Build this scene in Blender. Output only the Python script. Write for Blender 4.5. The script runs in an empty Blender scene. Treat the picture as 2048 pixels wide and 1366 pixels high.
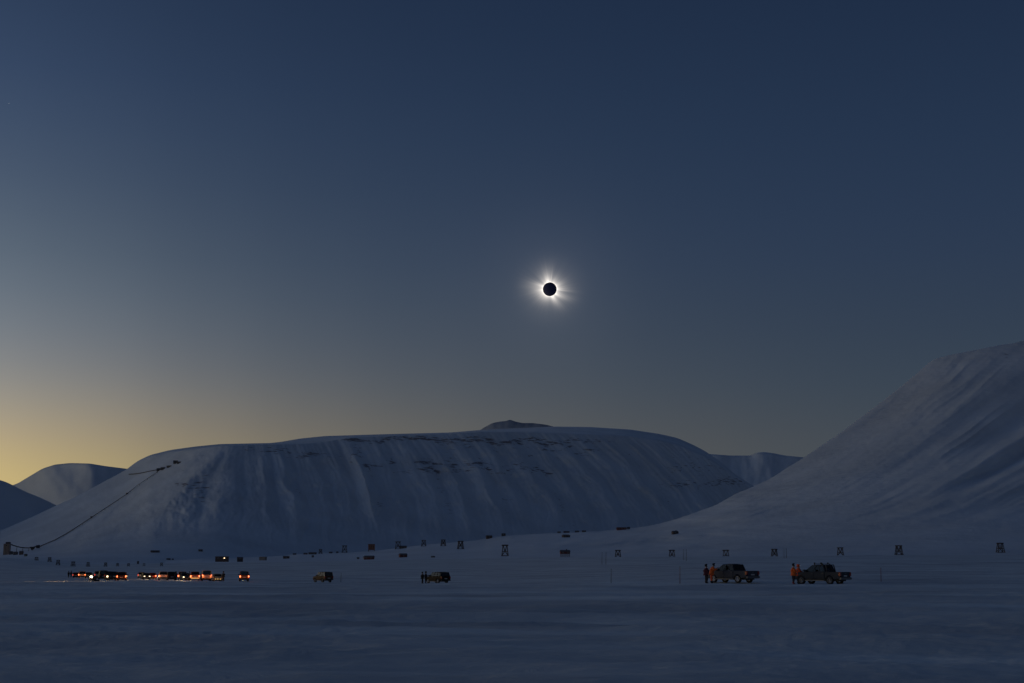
import bpy, bmesh, math, random
import numpy as np
from mathutils import Vector, Matrix

# ------------------------------------------------------------------ camera
S = bpy.context.scene
C = S.collection
F = 2048 * 50.0 / 36.0
PITCH = math.radians(8.95)
CAM_H = 1.7
cp, sp = math.cos(PITCH), math.sin(PITCH)
cam_d = bpy.data.cameras.new('camera')
cam_d.lens = 50; cam_d.sensor_width = 36
cam_d.clip_start = 0.1; cam_d.clip_end = 200000
cam = bpy.data.objects.new('camera', cam_d); C.objects.link(cam)
cam.location = (0, 0, CAM_H)
cam.rotation_euler = (math.pi/2 + PITCH, 0, 0)
S.camera = cam

S.view_settings.view_transform = 'Standard'
S.view_settings.look = 'None'
S.view_settings.exposure = 0
S.view_settings.gamma = 1
S.view_settings.use_curve_mapping = False
S.cycles.use_denoising = True
S.cycles.max_bounces = 6
S.cycles.transparent_max_bounces = 16

def P(px, py, Y):
    """world point at depth Y that a pixel of the 2048-wide photograph looks at"""
    a = (px - 1024) / F; b = (683 - py) / F
    t = Y / (cp - b*sp)
    return a*t, Y + 0*px, CAM_H + (sp + b*cp)*t

def proj(x, y, z):
    """inverse of P"""
    d = y*cp + (z-CAM_H)*sp
    u = -y*sp + (z-CAM_H)*cp
    return 1024 + F*x/d, 683 - F*u/d

def lin(c):
    c = c/255.0
    return c/12.92 if c <= 0.04045 else ((c+0.055)/1.055)**2.4
def rgb(r, g, b): return (lin(r), lin(g), lin(b))

# ------------------------------------------------------------------ sky
def el_of(py): return 8.95 + math.degrees(math.atan((683-py)/F))
# colours read off the left edge (glow side) and the right edge of the photo
LEFT = [(-90, (60,66,78)), (-6, (150,138,118)), (0, (208,185,126)), (el_of(1000), (202,180,122)), (el_of(940), (191,171,123)),
        (el_of(880), (173,158,130)), (el_of(820), (153,147,135)), (el_of(740), (128,131,134)), (el_of(640), (107,117,128)),
        (el_of(540), (90,103,118)), (el_of(400), (72,87,108)), (el_of(220), (55,72,99)), (el_of(0), (43,59,85)),
        (32, (39,55,81)), (50, (31,45,69)), (90, (22,33,54))]
RIGHT = [(-90, (41,46,57)), (-6, (63,70,77)), (0, (70,77,84)), (el_of(900), (65,73,82)), (el_of(780), (56,68,82)),
         (el_of(660), (50,63,81)), (el_of(500), (43,58,81)), (el_of(300), (37,53,77)), (el_of(0), (30,45,69)),
         (32, (27,39,61)), (50, (23,33,53)), (90, (20,29,48))]
# share of the glow by azimuth in degrees (0 is straight ahead, minus is left)
GLOW = [(-180, .30), (-150, .60), (-120, 1.7), (-95, 2.6), (-75, 2.9), (-58, 2.7), (-44, 2.1), (-33, 1.55), (-26, 1.25), (-19.5, .98), (-14.5, .63),
        (-10.2, .40), (-6, .26), (-1.9, .17), (4, .09), (9.9, .04), (19.5, 0.0), (60, 0.0), (130, .08), (180, .30)]

world = bpy.data.worlds.new('World'); S.world = world
world.use_nodes = True
nt = world.node_tree; nt.nodes.clear()
N = nt.nodes.new; L = nt.links.new
def math_node(tree, op, a=None, b=None, c=None):
    n = tree.nodes.new('ShaderNodeMath'); n.operation = op
    for i, v in enumerate((a, b, c)):
        if v is None: continue
        if isinstance(v, (int, float)): n.inputs[i].default_value = v
        else: tree.links.new(v, n.inputs[i])
    return n.outputs[0]
tc = N('ShaderNodeTexCoord'); sep = N('ShaderNodeSeparateXYZ'); L(tc.outputs['Generated'], sep.inputs[0])
el = math_node(nt, 'ARCSINE', sep.outputs['Z'])
az = math_node(nt, 'ARCTAN2', sep.outputs['X'], sep.outputs['Y'])
eln = math_node(nt, 'MULTIPLY_ADD', el, 1/math.pi, 0.5)
azn = math_node(nt, 'MULTIPLY_ADD', az, 0.5/math.pi, 0.5)
def interp_tab(tab, x):
    xs = [t[0] for t in tab]
    return np.array([np.interp(x, xs, [lin(t[1][k]) for t in tab]) for k in range(3)])
def ramp(stops):
    r = N('ShaderNodeValToRGB'); r.color_ramp.interpolation = 'B_SPLINE' if False else 'LINEAR'
    e = r.color_ramp.elements
    while len(e) > 1: e.remove(e[-1])
    e[0].position, e[0].color = stops[0][0], stops[0][1]
    for p, c in stops[1:]:
        k = e.new(p); k.color = c
    return r
def smooth_tab(tab, els, w):
    out = []
    for x in els:
        ks = np.linspace(-w, w, 9)
        wt = np.cos(ks/w*math.pi/2)+.05
        out.append(sum(interp_tab(tab, x+k)*q for k, q in zip(ks, wt))/wt.sum())
    return out
els = [-90, -20, -6, -2, 0, .8, 1.6, 2.4, 3.2, 4.0, 5, 6, 7, 8, 9.2, 10.5, 12, 13.5, 15, 17, 19, 21, 23, 26, 30, 36, 44, 54, 70, 90]
Rv = smooth_tab(RIGHT, els, .9); Lv = smooth_tab(LEFT, els, .9)
r_dark = ramp([(e/180+.5, (*c, 1)) for e, c in zip(els, Rv)])
r_diff = ramp([(e/180+.5, (*np.maximum(l-c, 0), 1)) for e, c, l in zip(els, Rv, Lv)])
r_glow = ramp([(a/360+.5, (g/4, g/4, g/4, 1)) for a, g in GLOW])
r_glow.color_ramp.interpolation = 'CARDINAL'
L(eln, r_dark.inputs[0]); L(eln, r_diff.inputs[0]); L(azn, r_glow.inputs[0])
glow2 = math_node(nt, 'MULTIPLY', r_glow.outputs[0], 4.0)
vs = N('ShaderNodeVectorMath'); vs.operation = 'SCALE'; L(r_diff.outputs[0], vs.inputs[0]); L(glow2, vs.inputs['Scale'])
va = N('ShaderNodeVectorMath'); va.operation = 'ADD'; L(vs.outputs[0], va.inputs[0]); L(r_dark.outputs[0], va.inputs[1])
# wide faint aureole of the corona in the air round the eclipsed sun
SUNPX, SUNPY = 1099.5, 578.5
sd = Vector(P(SUNPX, SUNPY, 1000.0)) - Vector((0, 0, CAM_H)); sd.normalize()
dt = N('ShaderNodeVectorMath'); dt.operation = 'DOT_PRODUCT'; L(tc.outputs['Generated'], dt.inputs[0]); dt.inputs[1].default_value = sd
ang = math_node(nt, 'ARCCOSINE', math_node(nt, 'MINIMUM', dt.outputs['Value'], 1.0))
aur = math_node(nt, 'EXPONENT', math_node(nt, 'MULTIPLY', ang, -1/math.radians(1.5)))
aur = math_node(nt, 'MULTIPLY', aur, 0.038)
ac = N('ShaderNodeVectorMath'); ac.operation = 'SCALE'; ac.inputs[0].default_value = (1.0, .93, .92); L(aur, ac.inputs['Scale'])
vb = N('ShaderNodeVectorMath'); vb.operation = 'ADD'; L(va.outputs[0], vb.inputs[0]); L(ac.outputs[0], vb.inputs[1])
bg = N('ShaderNodeBackground'); bg.inputs['Strength'].default_value = 1.0
L(vb.outputs[0], bg.inputs['Color'])
wo = N('ShaderNodeOutputWorld'); L(bg.outputs[0], wo.inputs['Surface'])
world.cycles.sampling_method = 'MANUAL'; world.cycles.sample_map_resolution = 1024

# the corona's own faint light
sun_d = bpy.data.lights.new('corona_light', 'SUN'); sun_d.energy = 0.012; sun_d.angle = math.radians(1.5); sun_d.color = (1, .95, .88)
sun = bpy.data.objects.new('corona_light', sun_d); C.objects.link(sun)
sun.rotation_euler = sd.to_track_quat('Z', 'Y').to_euler()

# ------------------------------------------------------------------ helpers
def tag(o, label=None, cat=None, group=None, kind=None):
    if label: o['label'] = label
    if cat: o['category'] = cat
    if group: o['group'] = group
    if kind: o['kind'] = kind
    return o

def link(name, me, m=None, parent=None, loc=None, rot=None):
    o = bpy.data.objects.new(name, me); C.objects.link(o)
    if m is not None:
        if not me.materials: me.materials.append(m)
        o.material_slots[0].link = 'OBJECT'; o.material_slots[0].material = m
    if parent is not None: o.parent = parent
    if loc is not None: o.location = loc
    if rot is not None: o.rotation_euler = rot
    return o

def empty(name, loc, rz=0, label=None, cat=None, group=None):
    o = bpy.data.objects.new(name, None); C.objects.link(o)
    o.location = loc; o.rotation_euler = (0, 0, rz); o.empty_display_size = .3
    return tag(o, label, cat, group)

def empty_part(name, parent, loc, rot=(0,0,0)):
    o = bpy.data.objects.new(name, None); C.objects.link(o); o.parent = parent
    o.location = loc; o.rotation_euler = rot; o.empty_display_size = .2
    return o

def grid_mesh(name, X, Y, Z, attrs=None, close_u=False):
    """rows x cols arrays into a quad mesh"""
    n, m = X.shape
    co = np.stack([X, Y, Z], -1).reshape(-1, 3).astype(np.float32)
    i, j = np.meshgrid(np.arange(n-1), np.arange(m if close_u else m-1), indexing='ij')
    j2 = (j+1) % m
    q = np.stack([i*m+j, i*m+j2, (i+1)*m+j2, (i+1)*m+j], -1).reshape(-1, 4)
    me = bpy.data.meshes.new(name)
    me.vertices.add(len(co)); me.vertices.foreach_set('co', co.ravel())
    me.loops.add(q.size); me.loops.foreach_set('vertex_index', q.ravel().astype(np.int32))
    me.polygons.add(len(q)); me.polygons.foreach_set('loop_start', np.arange(0, q.size, 4, dtype=np.int32))
    me.polygons.foreach_set('use_smooth', np.ones(len(q), dtype=bool))
    me.update(calc_edges=True)
    for k, v in (attrs or {}).items():
        a = me.attributes.new(k, 'FLOAT', 'POINT'); a.data.foreach_set('value', v.reshape(-1).astype(np.float32))
    return me

def _h(ix, iy, seed):
    M = np.uint64(0xffffffff)
    h = (ix.astype(np.int64).astype(np.uint64)*np.uint64(374761393) + iy.astype(np.int64).astype(np.uint64)*np.uint64(668265263) + np.uint64(seed*97+13)*np.uint64(2654435761)) & M
    h = ((h ^ (h >> np.uint64(13))) * np.uint64(1274126177)) & M
    h = ((h ^ (h >> np.uint64(15))) * np.uint64(2246822519)) & M
    return (h ^ (h >> np.uint64(16))).astype(np.float64) / 4294967295.0
def vnoise(x, y, seed=0):
    x = np.asarray(x, float); y = np.asarray(y, float); x, y = np.broadcast_arrays(x, y)
    ix, iy = np.floor(x), np.floor(y); fx, fy = x-ix, y-iy
    fx = fx*fx*fx*(fx*(fx*6-15)+10); fy = fy*fy*fy*(fy*(fy*6-15)+10)
    a, b, c, d = _h(ix, iy, seed), _h(ix+1, iy, seed), _h(ix, iy+1, seed), _h(ix+1, iy+1, seed)
    return ((a*(1-fx)+b*fx)*(1-fy) + (c*(1-fx)+d*fx)*fy)*2-1
def fbm(x, y, seed=0, oct=4, g=.5):
    s = 0; a = 1
    for k in range(oct):
        s = s + a*vnoise(x*2**k+17*k, y*2**k-9*k, seed+k); a *= g
    return s
def sstep(a, b, x):
    t = np.clip((x-a)/(b-a), 0, 1); return t*t*(3-2*t)

# ------------------------------------------------------------------ materials
def principled(name, col, rough=.6, metal=0., emit=None, estr=0., spec=.5, coat=0., noise=None):
    m = bpy.data.materials.new(name); m.use_nodes = True
    b = m.node_tree.nodes['Principled BSDF']
    b.inputs['Base Color'].default_value = (*col, 1); b.inputs['Roughness'].default_value = rough
    b.inputs['Metallic'].default_value = metal; b.inputs['Specular IOR Level'].default_value = spec
    b.inputs['Coat Weight'].default_value = coat
    if emit: b.inputs['Emission Color'].default_value = (*emit, 1); b.inputs['Emission Strength'].default_value = estr
    if noise:
        sc, amt = noise
        t = m.node_tree; tx = t.nodes.new('ShaderNodeTexCoord'); n = t.nodes.new('ShaderNodeTexNoise')
        n.inputs['Scale'].default_value = sc; n.inputs['Detail'].default_value = 5
        t.links.new(tx.outputs['Object'], n.inputs['Vector'])
        mx = t.nodes.new('ShaderNodeMix'); mx.data_type = 'RGBA'
        mx.inputs['A'].default_value = (*[c*(1-amt) for c in col], 1); mx.inputs['B'].default_value = (*[min(1, c*(1+amt)) for c in col], 1)
        t.links.new(n.outputs['Fac'], mx.inputs['Factor']); t.links.new(mx.outputs['Result'], b.inputs['Base Color'])
    return m

def snow_material(name, stretch=(1, 1, 1), bump_scale=.5, bump_dist=.3, bump=.3, patch=0.08, rock=False, tone=(.78, .825, .865), patch_scale=None, fine=None):
    m = bpy.data.materials.new(name); m.use_nodes = True
    t = m.node_tree; b = t.nodes['Principled BSDF']
    b.inputs['Roughness'].default_value = .75; b.inputs['Specular IOR Level'].default_value = .25
    tx = t.nodes.new('ShaderNodeTexCoord'); mp = t.nodes.new('ShaderNodeMapping'); mp.inputs['Scale'].default_value = stretch
    t.links.new(tx.outputs['Object'], mp.inputs[0])
    n = t.nodes.new('ShaderNodeTexNoise'); n.inputs['Scale'].default_value = bump_scale; n.inputs['Detail'].default_value = 7; n.inputs['Roughness'].default_value = .6
    t.links.new(mp.outputs[0], n.inputs['Vector'])
    n2 = t.nodes.new('ShaderNodeTexNoise'); n2.inputs['Scale'].default_value = patch_scale or bump_scale*.17; n2.inputs['Detail'].default_value = 5
    t.links.new(mp.outputs[0], n2.inputs['Vector'])
    mx = t.nodes.new('ShaderNodeMix'); mx.data_type = 'RGBA'
    mx.inputs['A'].default_value = (*[c*(1-2*patch) for c in tone], 1); mx.inputs['B'].default_value = (*[min(.93, c*(1+.8*patch)) for c in tone], 1)
    r = t.nodes.new('ShaderNodeMapRange'); r.inputs['From Min'].default_value = .35; r.inputs['From Max'].default_value = .65
    t.links.new(n2.outputs['Fac'], r.inputs[0]); t.links.new(r.outputs[0], mx.inputs['Factor'])
    colout = mx.outputs['Result']
    bp = t.nodes.new('ShaderNodeBump'); bp.inputs['Strength'].default_value = bump; bp.inputs['Distance'].default_value = bump_dist
    t.links.new(n.outputs['Fac'], bp.inputs['Height']); t.links.new(bp.outputs[0], b.inputs['Normal'])
    if fine:
        fs, fd, fst, fstr = fine
        mpf = t.nodes.new('ShaderNodeMapping'); mpf.inputs['Scale'].default_value = fstr; mpf.inputs['Rotation'].default_value = (0, 0, .15)
        t.links.new(tx.outputs['Object'], mpf.inputs[0])
        nf = t.nodes.new('ShaderNodeTexNoise'); nf.inputs['Scale'].default_value = fs; nf.inputs['Detail'].default_value = 8; nf.inputs['Roughness'].default_value = .62; nf.inputs['Distortion'].default_value = .6
        t.links.new(mpf.outputs[0], nf.inputs['Vector'])
        bf = t.nodes.new('ShaderNodeBump'); bf.inputs['Strength'].default_value = fst; bf.inputs['Distance'].default_value = fd
        t.links.new(nf.outputs['Fac'], bf.inputs['Height']); t.links.new(bf.outputs[0], bp.inputs['Normal'])
    if rock:
        at = t.nodes.new('ShaderNodeAttribute'); at.attribute_name = 'rock'
        mp2 = t.nodes.new('ShaderNodeMapping'); mp2.inputs['Scale'].default_value = (.022, .022, .20)
        t.links.new(tx.outputs['Object'], mp2.inputs[0])
        n3 = t.nodes.new('ShaderNodeTexNoise'); n3.inputs['Scale'].default_value = 1.0; n3.inputs['Detail'].default_value = 6; n3.inputs['Roughness'].default_value = .68
        t.links.new(mp2.outputs[0], n3.inputs['Vector'])
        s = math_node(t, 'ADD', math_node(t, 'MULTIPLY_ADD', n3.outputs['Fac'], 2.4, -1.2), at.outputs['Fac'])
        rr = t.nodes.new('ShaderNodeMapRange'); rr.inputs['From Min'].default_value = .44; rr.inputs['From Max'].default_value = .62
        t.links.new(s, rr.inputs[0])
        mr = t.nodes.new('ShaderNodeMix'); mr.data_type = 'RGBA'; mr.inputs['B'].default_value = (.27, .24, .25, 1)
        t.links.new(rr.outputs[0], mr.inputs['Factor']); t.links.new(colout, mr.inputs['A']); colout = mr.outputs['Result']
    t.links.new(colout, b.inputs['Base Color'])
    return m

M = {}
M['ground'] = snow_material('snow_field', (.22, .6, 1), 1.0, .08, .9, .16, fine=(1.5, .11, 1., (.5, 1.0, 1)))
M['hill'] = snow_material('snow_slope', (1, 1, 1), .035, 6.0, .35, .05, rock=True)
M['far'] = snow_material('snow_far', (1, 1, 1), .01, 18.0, .3, .04, rock=True)
M['dark_metal'] = principled('dark_metal', (.03, .03, .035), .5, .3)
M['rubber'] = principled('rubber', (.018, .018, .02), .85, noise=(9, .3))
M['alloy'] = principled('alloy', (.5, .5, .54), .5, 0.)
M['steel_rim'] = principled('steel_rim', (.2, .2, .22), .5, 0.)
M['black_plastic'] = principled('black_plastic', (.02, .02, .022), .6)
M['chrome'] = principled('chrome', (.16, .16, .17), .5, .3)
M['grey_trim'] = principled('grey_trim', (.3, .3, .32), .5, 0.)
M['seat'] = principled('seat', (.03, .03, .035), .9)
M['lamp_clear'] = principled('lamp_clear', (.8, .8, .82), .15, 0, None, 0, .5, .5)
M['lamp_red'] = principled('lamp_red', (.35, .02, .02), .2, 0, None, 0, .5, .5)
M['tail_core'] = principled('tail_core', (.6, .1, .03), .3, 0, (1, .27, .10), 3.6)
M['tail_red'] = principled('tail_red', (.5, .03, .02), .3, 0, (1, .10, .04), 1.1)
M['tail_dim'] = principled('tail_dim', (.5, .03, .02), .3, 0, (1, .10, .06), .9)
M['head_on'] = principled('head_on', (.9, .9, .8), .2, 0, (1, .74, .44), 3.5)
M['painted_gold_glow'] = principled('painted_gold_glow', (.6, .5, .3), .4, 0, (1, .55, .16), .75)  # emission painting the golden light that falls on car rears
M['plate'] = principled('plate', (.6, .6, .58), .5)
M['wood'] = principled('weathered_timber', (.08, .068, .065), .9, noise=(1.2, .4))
M['dark_wood'] = principled('dark_timber', (.075, .065, .06), .9, noise=(1.2, .4))
M['roof_snow'] = principled('roof_snow', (.78, .8, .84), .8)
M['roof_dark'] = principled('roof_felt', (.12, .11, .12), .9)
M['pane'] = principled('window_pane', (.02, .025, .03), .15)
M['win_lit'] = principled('lit_window', (.6, .5, .3), .4, 0, (1, .72, .42), 2.2)
M['concrete'] = principled('concrete', (.36, .29, .24), .9, noise=(.2, .35))
M['skin'] = principled('skin', (.45, .28, .2), .6)
M['hair'] = principled('hair', (.03, .02, .015), .8)
M['fluoro'] = principled('reflective_band', (.75, .75, .72), .3, .3)
def wall(name, c): M[name] = principled('wall_'+name, c, .9, noise=(.5, .25))
wall('red', (.13, .045, .045)); wall('brown', (.09, .07, .07)); wall('ochre', (.2, .10, .075)); wall('grey', (.2, .2, .21)); wall('white', (.6, .6, .6)); wall('green', (.10, .16, .13)); wall('black', (.065, .065, .075))

M['cap'] = snow_material('thin_snow_over_rock', (1, 1, 1), .02, 10.0, .3, .12, tone=(.40, .45, .53))
def glass_material():
    m = bpy.data.materials.new('car_glass'); m.use_nodes = True; t = m.node_tree; t.nodes.clear()
    o = t.nodes.new('ShaderNodeOutputMaterial'); g = t.nodes.new('ShaderNodeBsdfGlossy'); g.inputs['Roughness'].default_value = .03
    tr = t.nodes.new('ShaderNodeBsdfTransparent'); tr.inputs[0].default_value = (.46, .52, .54, 1)
    fr = t.nodes.new('ShaderNodeFresnel'); fr.inputs[0].default_value = 1.5
    mx = t.nodes.new('ShaderNodeMixShader'); t.links.new(fr.outputs[0], mx.inputs[0]); t.links.new(tr.outputs[0], mx.inputs[1]); t.links.new(g.outputs[0], mx.inputs[2])
    t.links.new(mx.outputs[0], o.inputs[0]); return m
M['glass'] = glass_material()
_pc = {}
def paint(col, rough=.42, metal=.4):
    k = (col, rough)
    if k not in _pc: _pc[k] = principled('car_paint', col, rough, 0., coat=.0, spec=.05, noise=(3, .12))
    return _pc[k]

# ------------------------------------------------------------------ valley floor
Dk = [0, 40, 80, 105, 137, 180, 225, 265, 300, 400, 600, 1000, 1400, 2000, 2400, 3000, 5000, 40000]
Uk = [-200, 30, 150, 300, 645, 870, 1230, 1500, 2400]
Zt = np.array([
 [0, 0, 0, -.1, -.25, -.55, -.95, -1.15, -1.3, -1.75, -1.2, 2.5, 8.0, 17, 16, 6, 2, 0],
 [0, 0, 0, -.1, -.25, -.55, -.95, -1.15, -1.3, -1.8, -1.3, 1.8, 6.0, 12.5, 11, 5, 2, 0],
 [0, 0, 0, -.1, -.25, -.55, -.95, -1.15, -1.3, -1.8, -1.6, 0., 1.4, 2.0, 2.2, 2, 2, 0],
 [0, 0, 0, -.1, -.25, -.55, -.95, -1.2, -1.35, -1.8, -1.6, 0., 1.2, 4.0, 5.0, 4, 2, 0],
 [0, 0, 0, -.1, -.3, -.8, -1.2, -1.44, -1.4, -1.0, .1, 2.2, 5.0, 7, 7, 4, 2, 0],
 [0, 0, 0, 0, -.2, -.7, -1.15, -1.2, -1.1, -.6, .8, 3.5, 7.0, 8, 7, 4, 2, 0],
 [0, 0, 0, 0, -.05, -.2, -.3, -.2, 0, .8, 2.4, 5.5, 9.5, 9, 7, 4, 2, 0],
 [0, 0, 0, 0, 0, .25, .5, .75, 1.1, 1.9, 3.5, 7, 11, 10, 8, 4, 2, 0],
 [0, 0, 0, 0, 0, .3, .6, .9, 1.3, 2.2, 4.2, 9, 14, 12, 8, 4, 2, 0]])
_lu = np.linspace(-400, 2500, 120); _ld = np.linspace(math.log(20), math.log(42000), 260)
_T = np.array([np.interp(np.exp(_ld), Dk, row) for row in Zt])
_T = np.array([np.interp(_lu, Uk, _T[:, k]) for k in range(len(_ld))])      # D x U
def _sm(A, n, axis):
    k = np.hanning(n+2)[1:-1]; k /= k.sum()
    return np.apply_along_axis(lambda v: np.convolve(np.pad(v, n//2, mode='edge'), k, mode='valid'), axis, A)
_T = _sm(_sm(_T, 9, 0), 9, 1)
def gz0(x, y):
    x = np.asarray(x, float); y = np.asarray(y, float)
    yy = np.maximum(y, 20.); u = np.clip(1024 + 2882*x/np.maximum(y, 1.), -399, 2499)
    a = np.clip((u-_lu[0])/(_lu[1]-_lu[0]), 0, len(_lu)-1.001); b = np.clip((np.log(yy)-_ld[0])/(_ld[1]-_ld[0]), 0, len(_ld)-1.001)
    ia, ib = a.astype(int), b.astype(int); fa, fb = a-ia, b-ib
    z = (_T[ib, ia]*(1-fa)+_T[ib, ia+1]*fa)*(1-fb) + (_T[ib+1, ia]*(1-fa)+_T[ib+1, ia+1]*fa)*fb
    return z * sstep(20, 60, y)
def gz(x, y):
    """height of the snow with its drifts"""
    x = np.asarray(x, float); y = np.asarray(y, float)
    z = gz0(x, y)
    r = np.hypot(x, y)
    z = z + .085*fbm(x/8 - y/60, y/2.8 + x/50, 3, 5, .6)*sstep(900, 200, r)
    rg = 1-np.abs(vnoise(x/7.5 - y/25, y/1.9 + x/38, 33)); z = z + .05*sstep(.75, 1., rg)*sstep(-.1, .5, vnoise(x/30, y/14, 34))*sstep(260, 120, r)
    z = z + .17*fbm(x/42, y/15 + x/160, 7, 3)*sstep(3, 30, r)*sstep(110, 60, r)
    z = z + .16*fbm(x/120, y/45, 9, 3)*sstep(150, 400, r)
    z = z + 1.2*fbm(x/400, y/150, 12, 3)*sstep(700, 1600, r)
    z = z + .016*fbm(x/.9+y/9, y/1.3, 51, 4, .6)*sstep(95, 35, r)*(.35+.9*sstep(-.3, .5, vnoise(x/6, y/9, 52)))
    # long low wind ridges crossing the foreground
    for (x0, y0, sl, w, h, L0, L1) in ((-6, 32, -.16, .8, .075, -30, 4), (2, 41, -.22, .9, .07, -18, 16), (-3, 56, -.14, 1.3, .08, -14, 22), (9, 30, -.2, .7, .05, -3, 16), (-10, 23.5, -.1, .8, .08, -14, 9), (6, 74, -.1, 1.6, .09, -30, 30), (-2, 27.5, .12, .7, .05, -3, 7)):
        d = (y-(y0+sl*(x-x0)+.7*np.sin(x*.35+y0)))
        e = sstep(L0-6, L0+4, x-x0)*sstep(L1+6, L1-4, x-x0)
        z = z + 1.35*h*e*np.where(d > 0, np.exp(-(d/(w*3))**2), np.exp(-(d/w)**2))
    # old snowmobile tracks
    for (x0, y0, sl, cv, a) in ((-20, 44, -.145, .0004, 1), (0, 33, -.10, .001, 1), (14, 52, .05, -.0006, 1), (-30, 80, .02, .0005, 1), (5, 88, -.06, .0003, 1)):
        d = y-(y0+sl*(x-x0)+cv*(x-x0)**2)
        for o_ in (0, .9): z = z - .09*np.exp(-((d-o_)/.22)**2) + .05*np.exp(-((d-o_-.4)/.2)**2)
    # ploughed edge of the road in front of the parked cars
    yb = 111 + .03*x + 6*sstep(0, -60, x)
    rd = y-yb
    z = z + (.16*np.exp(-(rd/2.2)**2) - .10*np.exp(-((rd+7)/4.)**2))*sstep(-70, 20, x)
    # snowmobile loops pressed in on the left
    for (cx, cy, R) in ((-66, 190, 8.5), (-74, 196, 5.)):
        q = np.hypot(x-cx, (y-cy)/2.2)-R
        z = z - .10*np.exp(-(q/.45)**2)
    return z

# one sheet: polar rings around the camera out beyond the mountains
th = np.concatenate([np.linspace(-180, -27, 52)[:-1], np.linspace(-27, 27, 760), np.linspace(27, 180, 52)[1:-1]])
rad = np.concatenate([[.3, 1, 2, 3.5, 5], np.geomspace(7, 60, 330), np.geomspace(60.3, 320, 260), np.geomspace(323, 3000, 150), np.geomspace(3150, 38000, 26)])
TH, RR = np.meshgrid(np.radians(th), rad)
GX, GY = RR*np.sin(TH), RR*np.cos(TH)
gme = grid_mesh('snow_ground', GX, GY, gz(GX, GY), close_u=True)
ground = link('snow_ground', gme, M['ground']); tag(ground, kind='structure')

# ------------------------------------------------------------------ mountains
def pl(pts):
    xs = [p[0] for p in pts]; ys = [p[1] for p in pts]
    def f(x):
        a = np.interp(x, xs, ys)
        return a
    return f
def smooth_pl(pts, w=14):
    f = pl(pts)
    def g(x):
        x = np.asarray(x, float); k = np.linspace(-w, w, 7)
        return sum(f(x+d) for d in k)/7
    return g

SAMPLERS = {}
def massif(name, px0, px1, step, sil, dsil, dbase, edge=None, dedge=None, rows=120, prof=.75, disp=None, rock=None, m=None, back=1500, drop=60, seed=1, base_sink=4, edge_rows=12, virt=None):
    px = np.arange(px0, px1+step, step, dtype=float)
    D0 = dbase(px)
    xb = (px-1024)/2882*D0
    pyb = proj(xb, D0, gz0(xb, D0)-base_sink)[1]
    pye = edge(px) if edge else sil(px); De = dedge(px) if dedge else dsil(px)
    pyb = np.maximum(pyb, pye+.5)
    t = np.linspace(0, 1, rows)[:, None]
    PX = np.repeat(px[None], rows, 0); PY = pyb*(1-t)+pye*t
    tv = t if virt is None else np.clip((pyb-PY)/(pyb-np.minimum(virt(px), sil(px))), 0, 1)
    DD = D0 + (De-D0)*tv**prof
    RK = np.full_like(DD, -1.)
    if disp is not None: DD = DD - disp(PX, PY, np.repeat(t, len(px), 1))
    if rock is not None: RK = rock(PX, PY, np.repeat(t, len(px), 1))
    if edge:
        tt = np.linspace(0, 1, edge_rows+1)[1:, None]
        De2 = DD[-1]
        PX = np.vstack([PX, np.repeat(px[None], edge_rows, 0)]); PY = np.vstack([PY, pye*(1-tt)+sil(px)*tt])
        DD = np.vstack([DD, De2*(1-tt)+np.maximum(dsil(px), De2+60)*tt]); RK = np.vstack([RK, np.full((edge_rows, len(px)), -1.)])
    SAMPLERS[name] = (px, PY.copy(), DD.copy())
    X, Y, Z = P(PX, PY, DD)
    # the far side falls away behind the skyline
    xs, ys, zs = X[-1], Y[-1], Z[-1]
    for k, (b, d) in enumerate(((.06, .01), (.2, .1), (.5, .4), (1., 1.))):
        X = np.vstack([X, xs*(1+b*back/ys)]); Y = np.vstack([Y, ys+b*back]); Z = np.vstack([Z, zs - d*(zs+drop)])
        RK = np.vstack([RK, np.full((1, len(px)), -1.)])
    me = grid_mesh(name, X, Y, Z, {'rock': RK})
    o = link(name, me, m or M['hill']); tag(o, kind='structure')
    return o
def surf_depth(name, px, py):
    pxs, PY, DD = SAMPLERS[name]
    i = int(np.clip(round((px-pxs[0])/(pxs[1]-pxs[0])), 0, len(pxs)-1))
    col, d = PY[:, i][::-1], DD[:, i][::-1]
    return float(np.interp(py, col, d)), col[0], col[-1]
def ground_depth(px, py, lo=200., hi=2600.):
    Ds = np.geomspace(lo, hi, 900); x = (px-1024)/2882*Ds
    pys = proj(x, Ds, gz0(x, Ds))[1]
    k = np.where(pys <= py)[0]
    return float(Ds[k[0]]) if len(k) else hi

# --- the big flat-topped mountain in the middle
c_sil = smooth_pl([(-400, 1128), (-100, 1092), (0, 1062), (60, 1036), (110, 1012), (160, 990), (210, 962), (250, 941), (275, 922), (300, 910), (340, 900), (390, 893), (440, 888),
                   (540, 886), (560, 884), (600, 877), (650, 872), (780, 868), (900, 865), (960, 860), (1020, 857), (1110, 853), (1180, 854), (1260, 859), (1320, 868), (1355, 876), (1385, 889),
                   (1410, 902), (1440, 922), (1470, 948), (1500, 968), (1560, 1000), (1700, 1060)], 7)
c_edge = smooth_pl([(-400, 1129), (-100, 1094), (0, 1064), (110, 1014), (250, 943), (300, 914), (340, 904), (440, 892), (540, 889), (600, 889), (650, 884), (700, 876), (900, 868), (960, 864), (1050, 865),
                    (1140, 868), (1250, 872), (1320, 882), (1360, 892), (1410, 914), (1440, 932), (1470, 954), (1500, 972), (1560, 1003), (1700, 1062)], 7)
c_dsil = smooth_pl([(-400, 4300), (250, 4800), (560, 5000), (600, 5300), (960, 6100), (1480, 6700), (1700, 6700)], 40)
c_dedge = smooth_pl([(-400, 4200), (250, 4600), (430, 4250), (560, 4400), (960, 5050), (1480, 6200), (1700, 6500)], 40)
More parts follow.
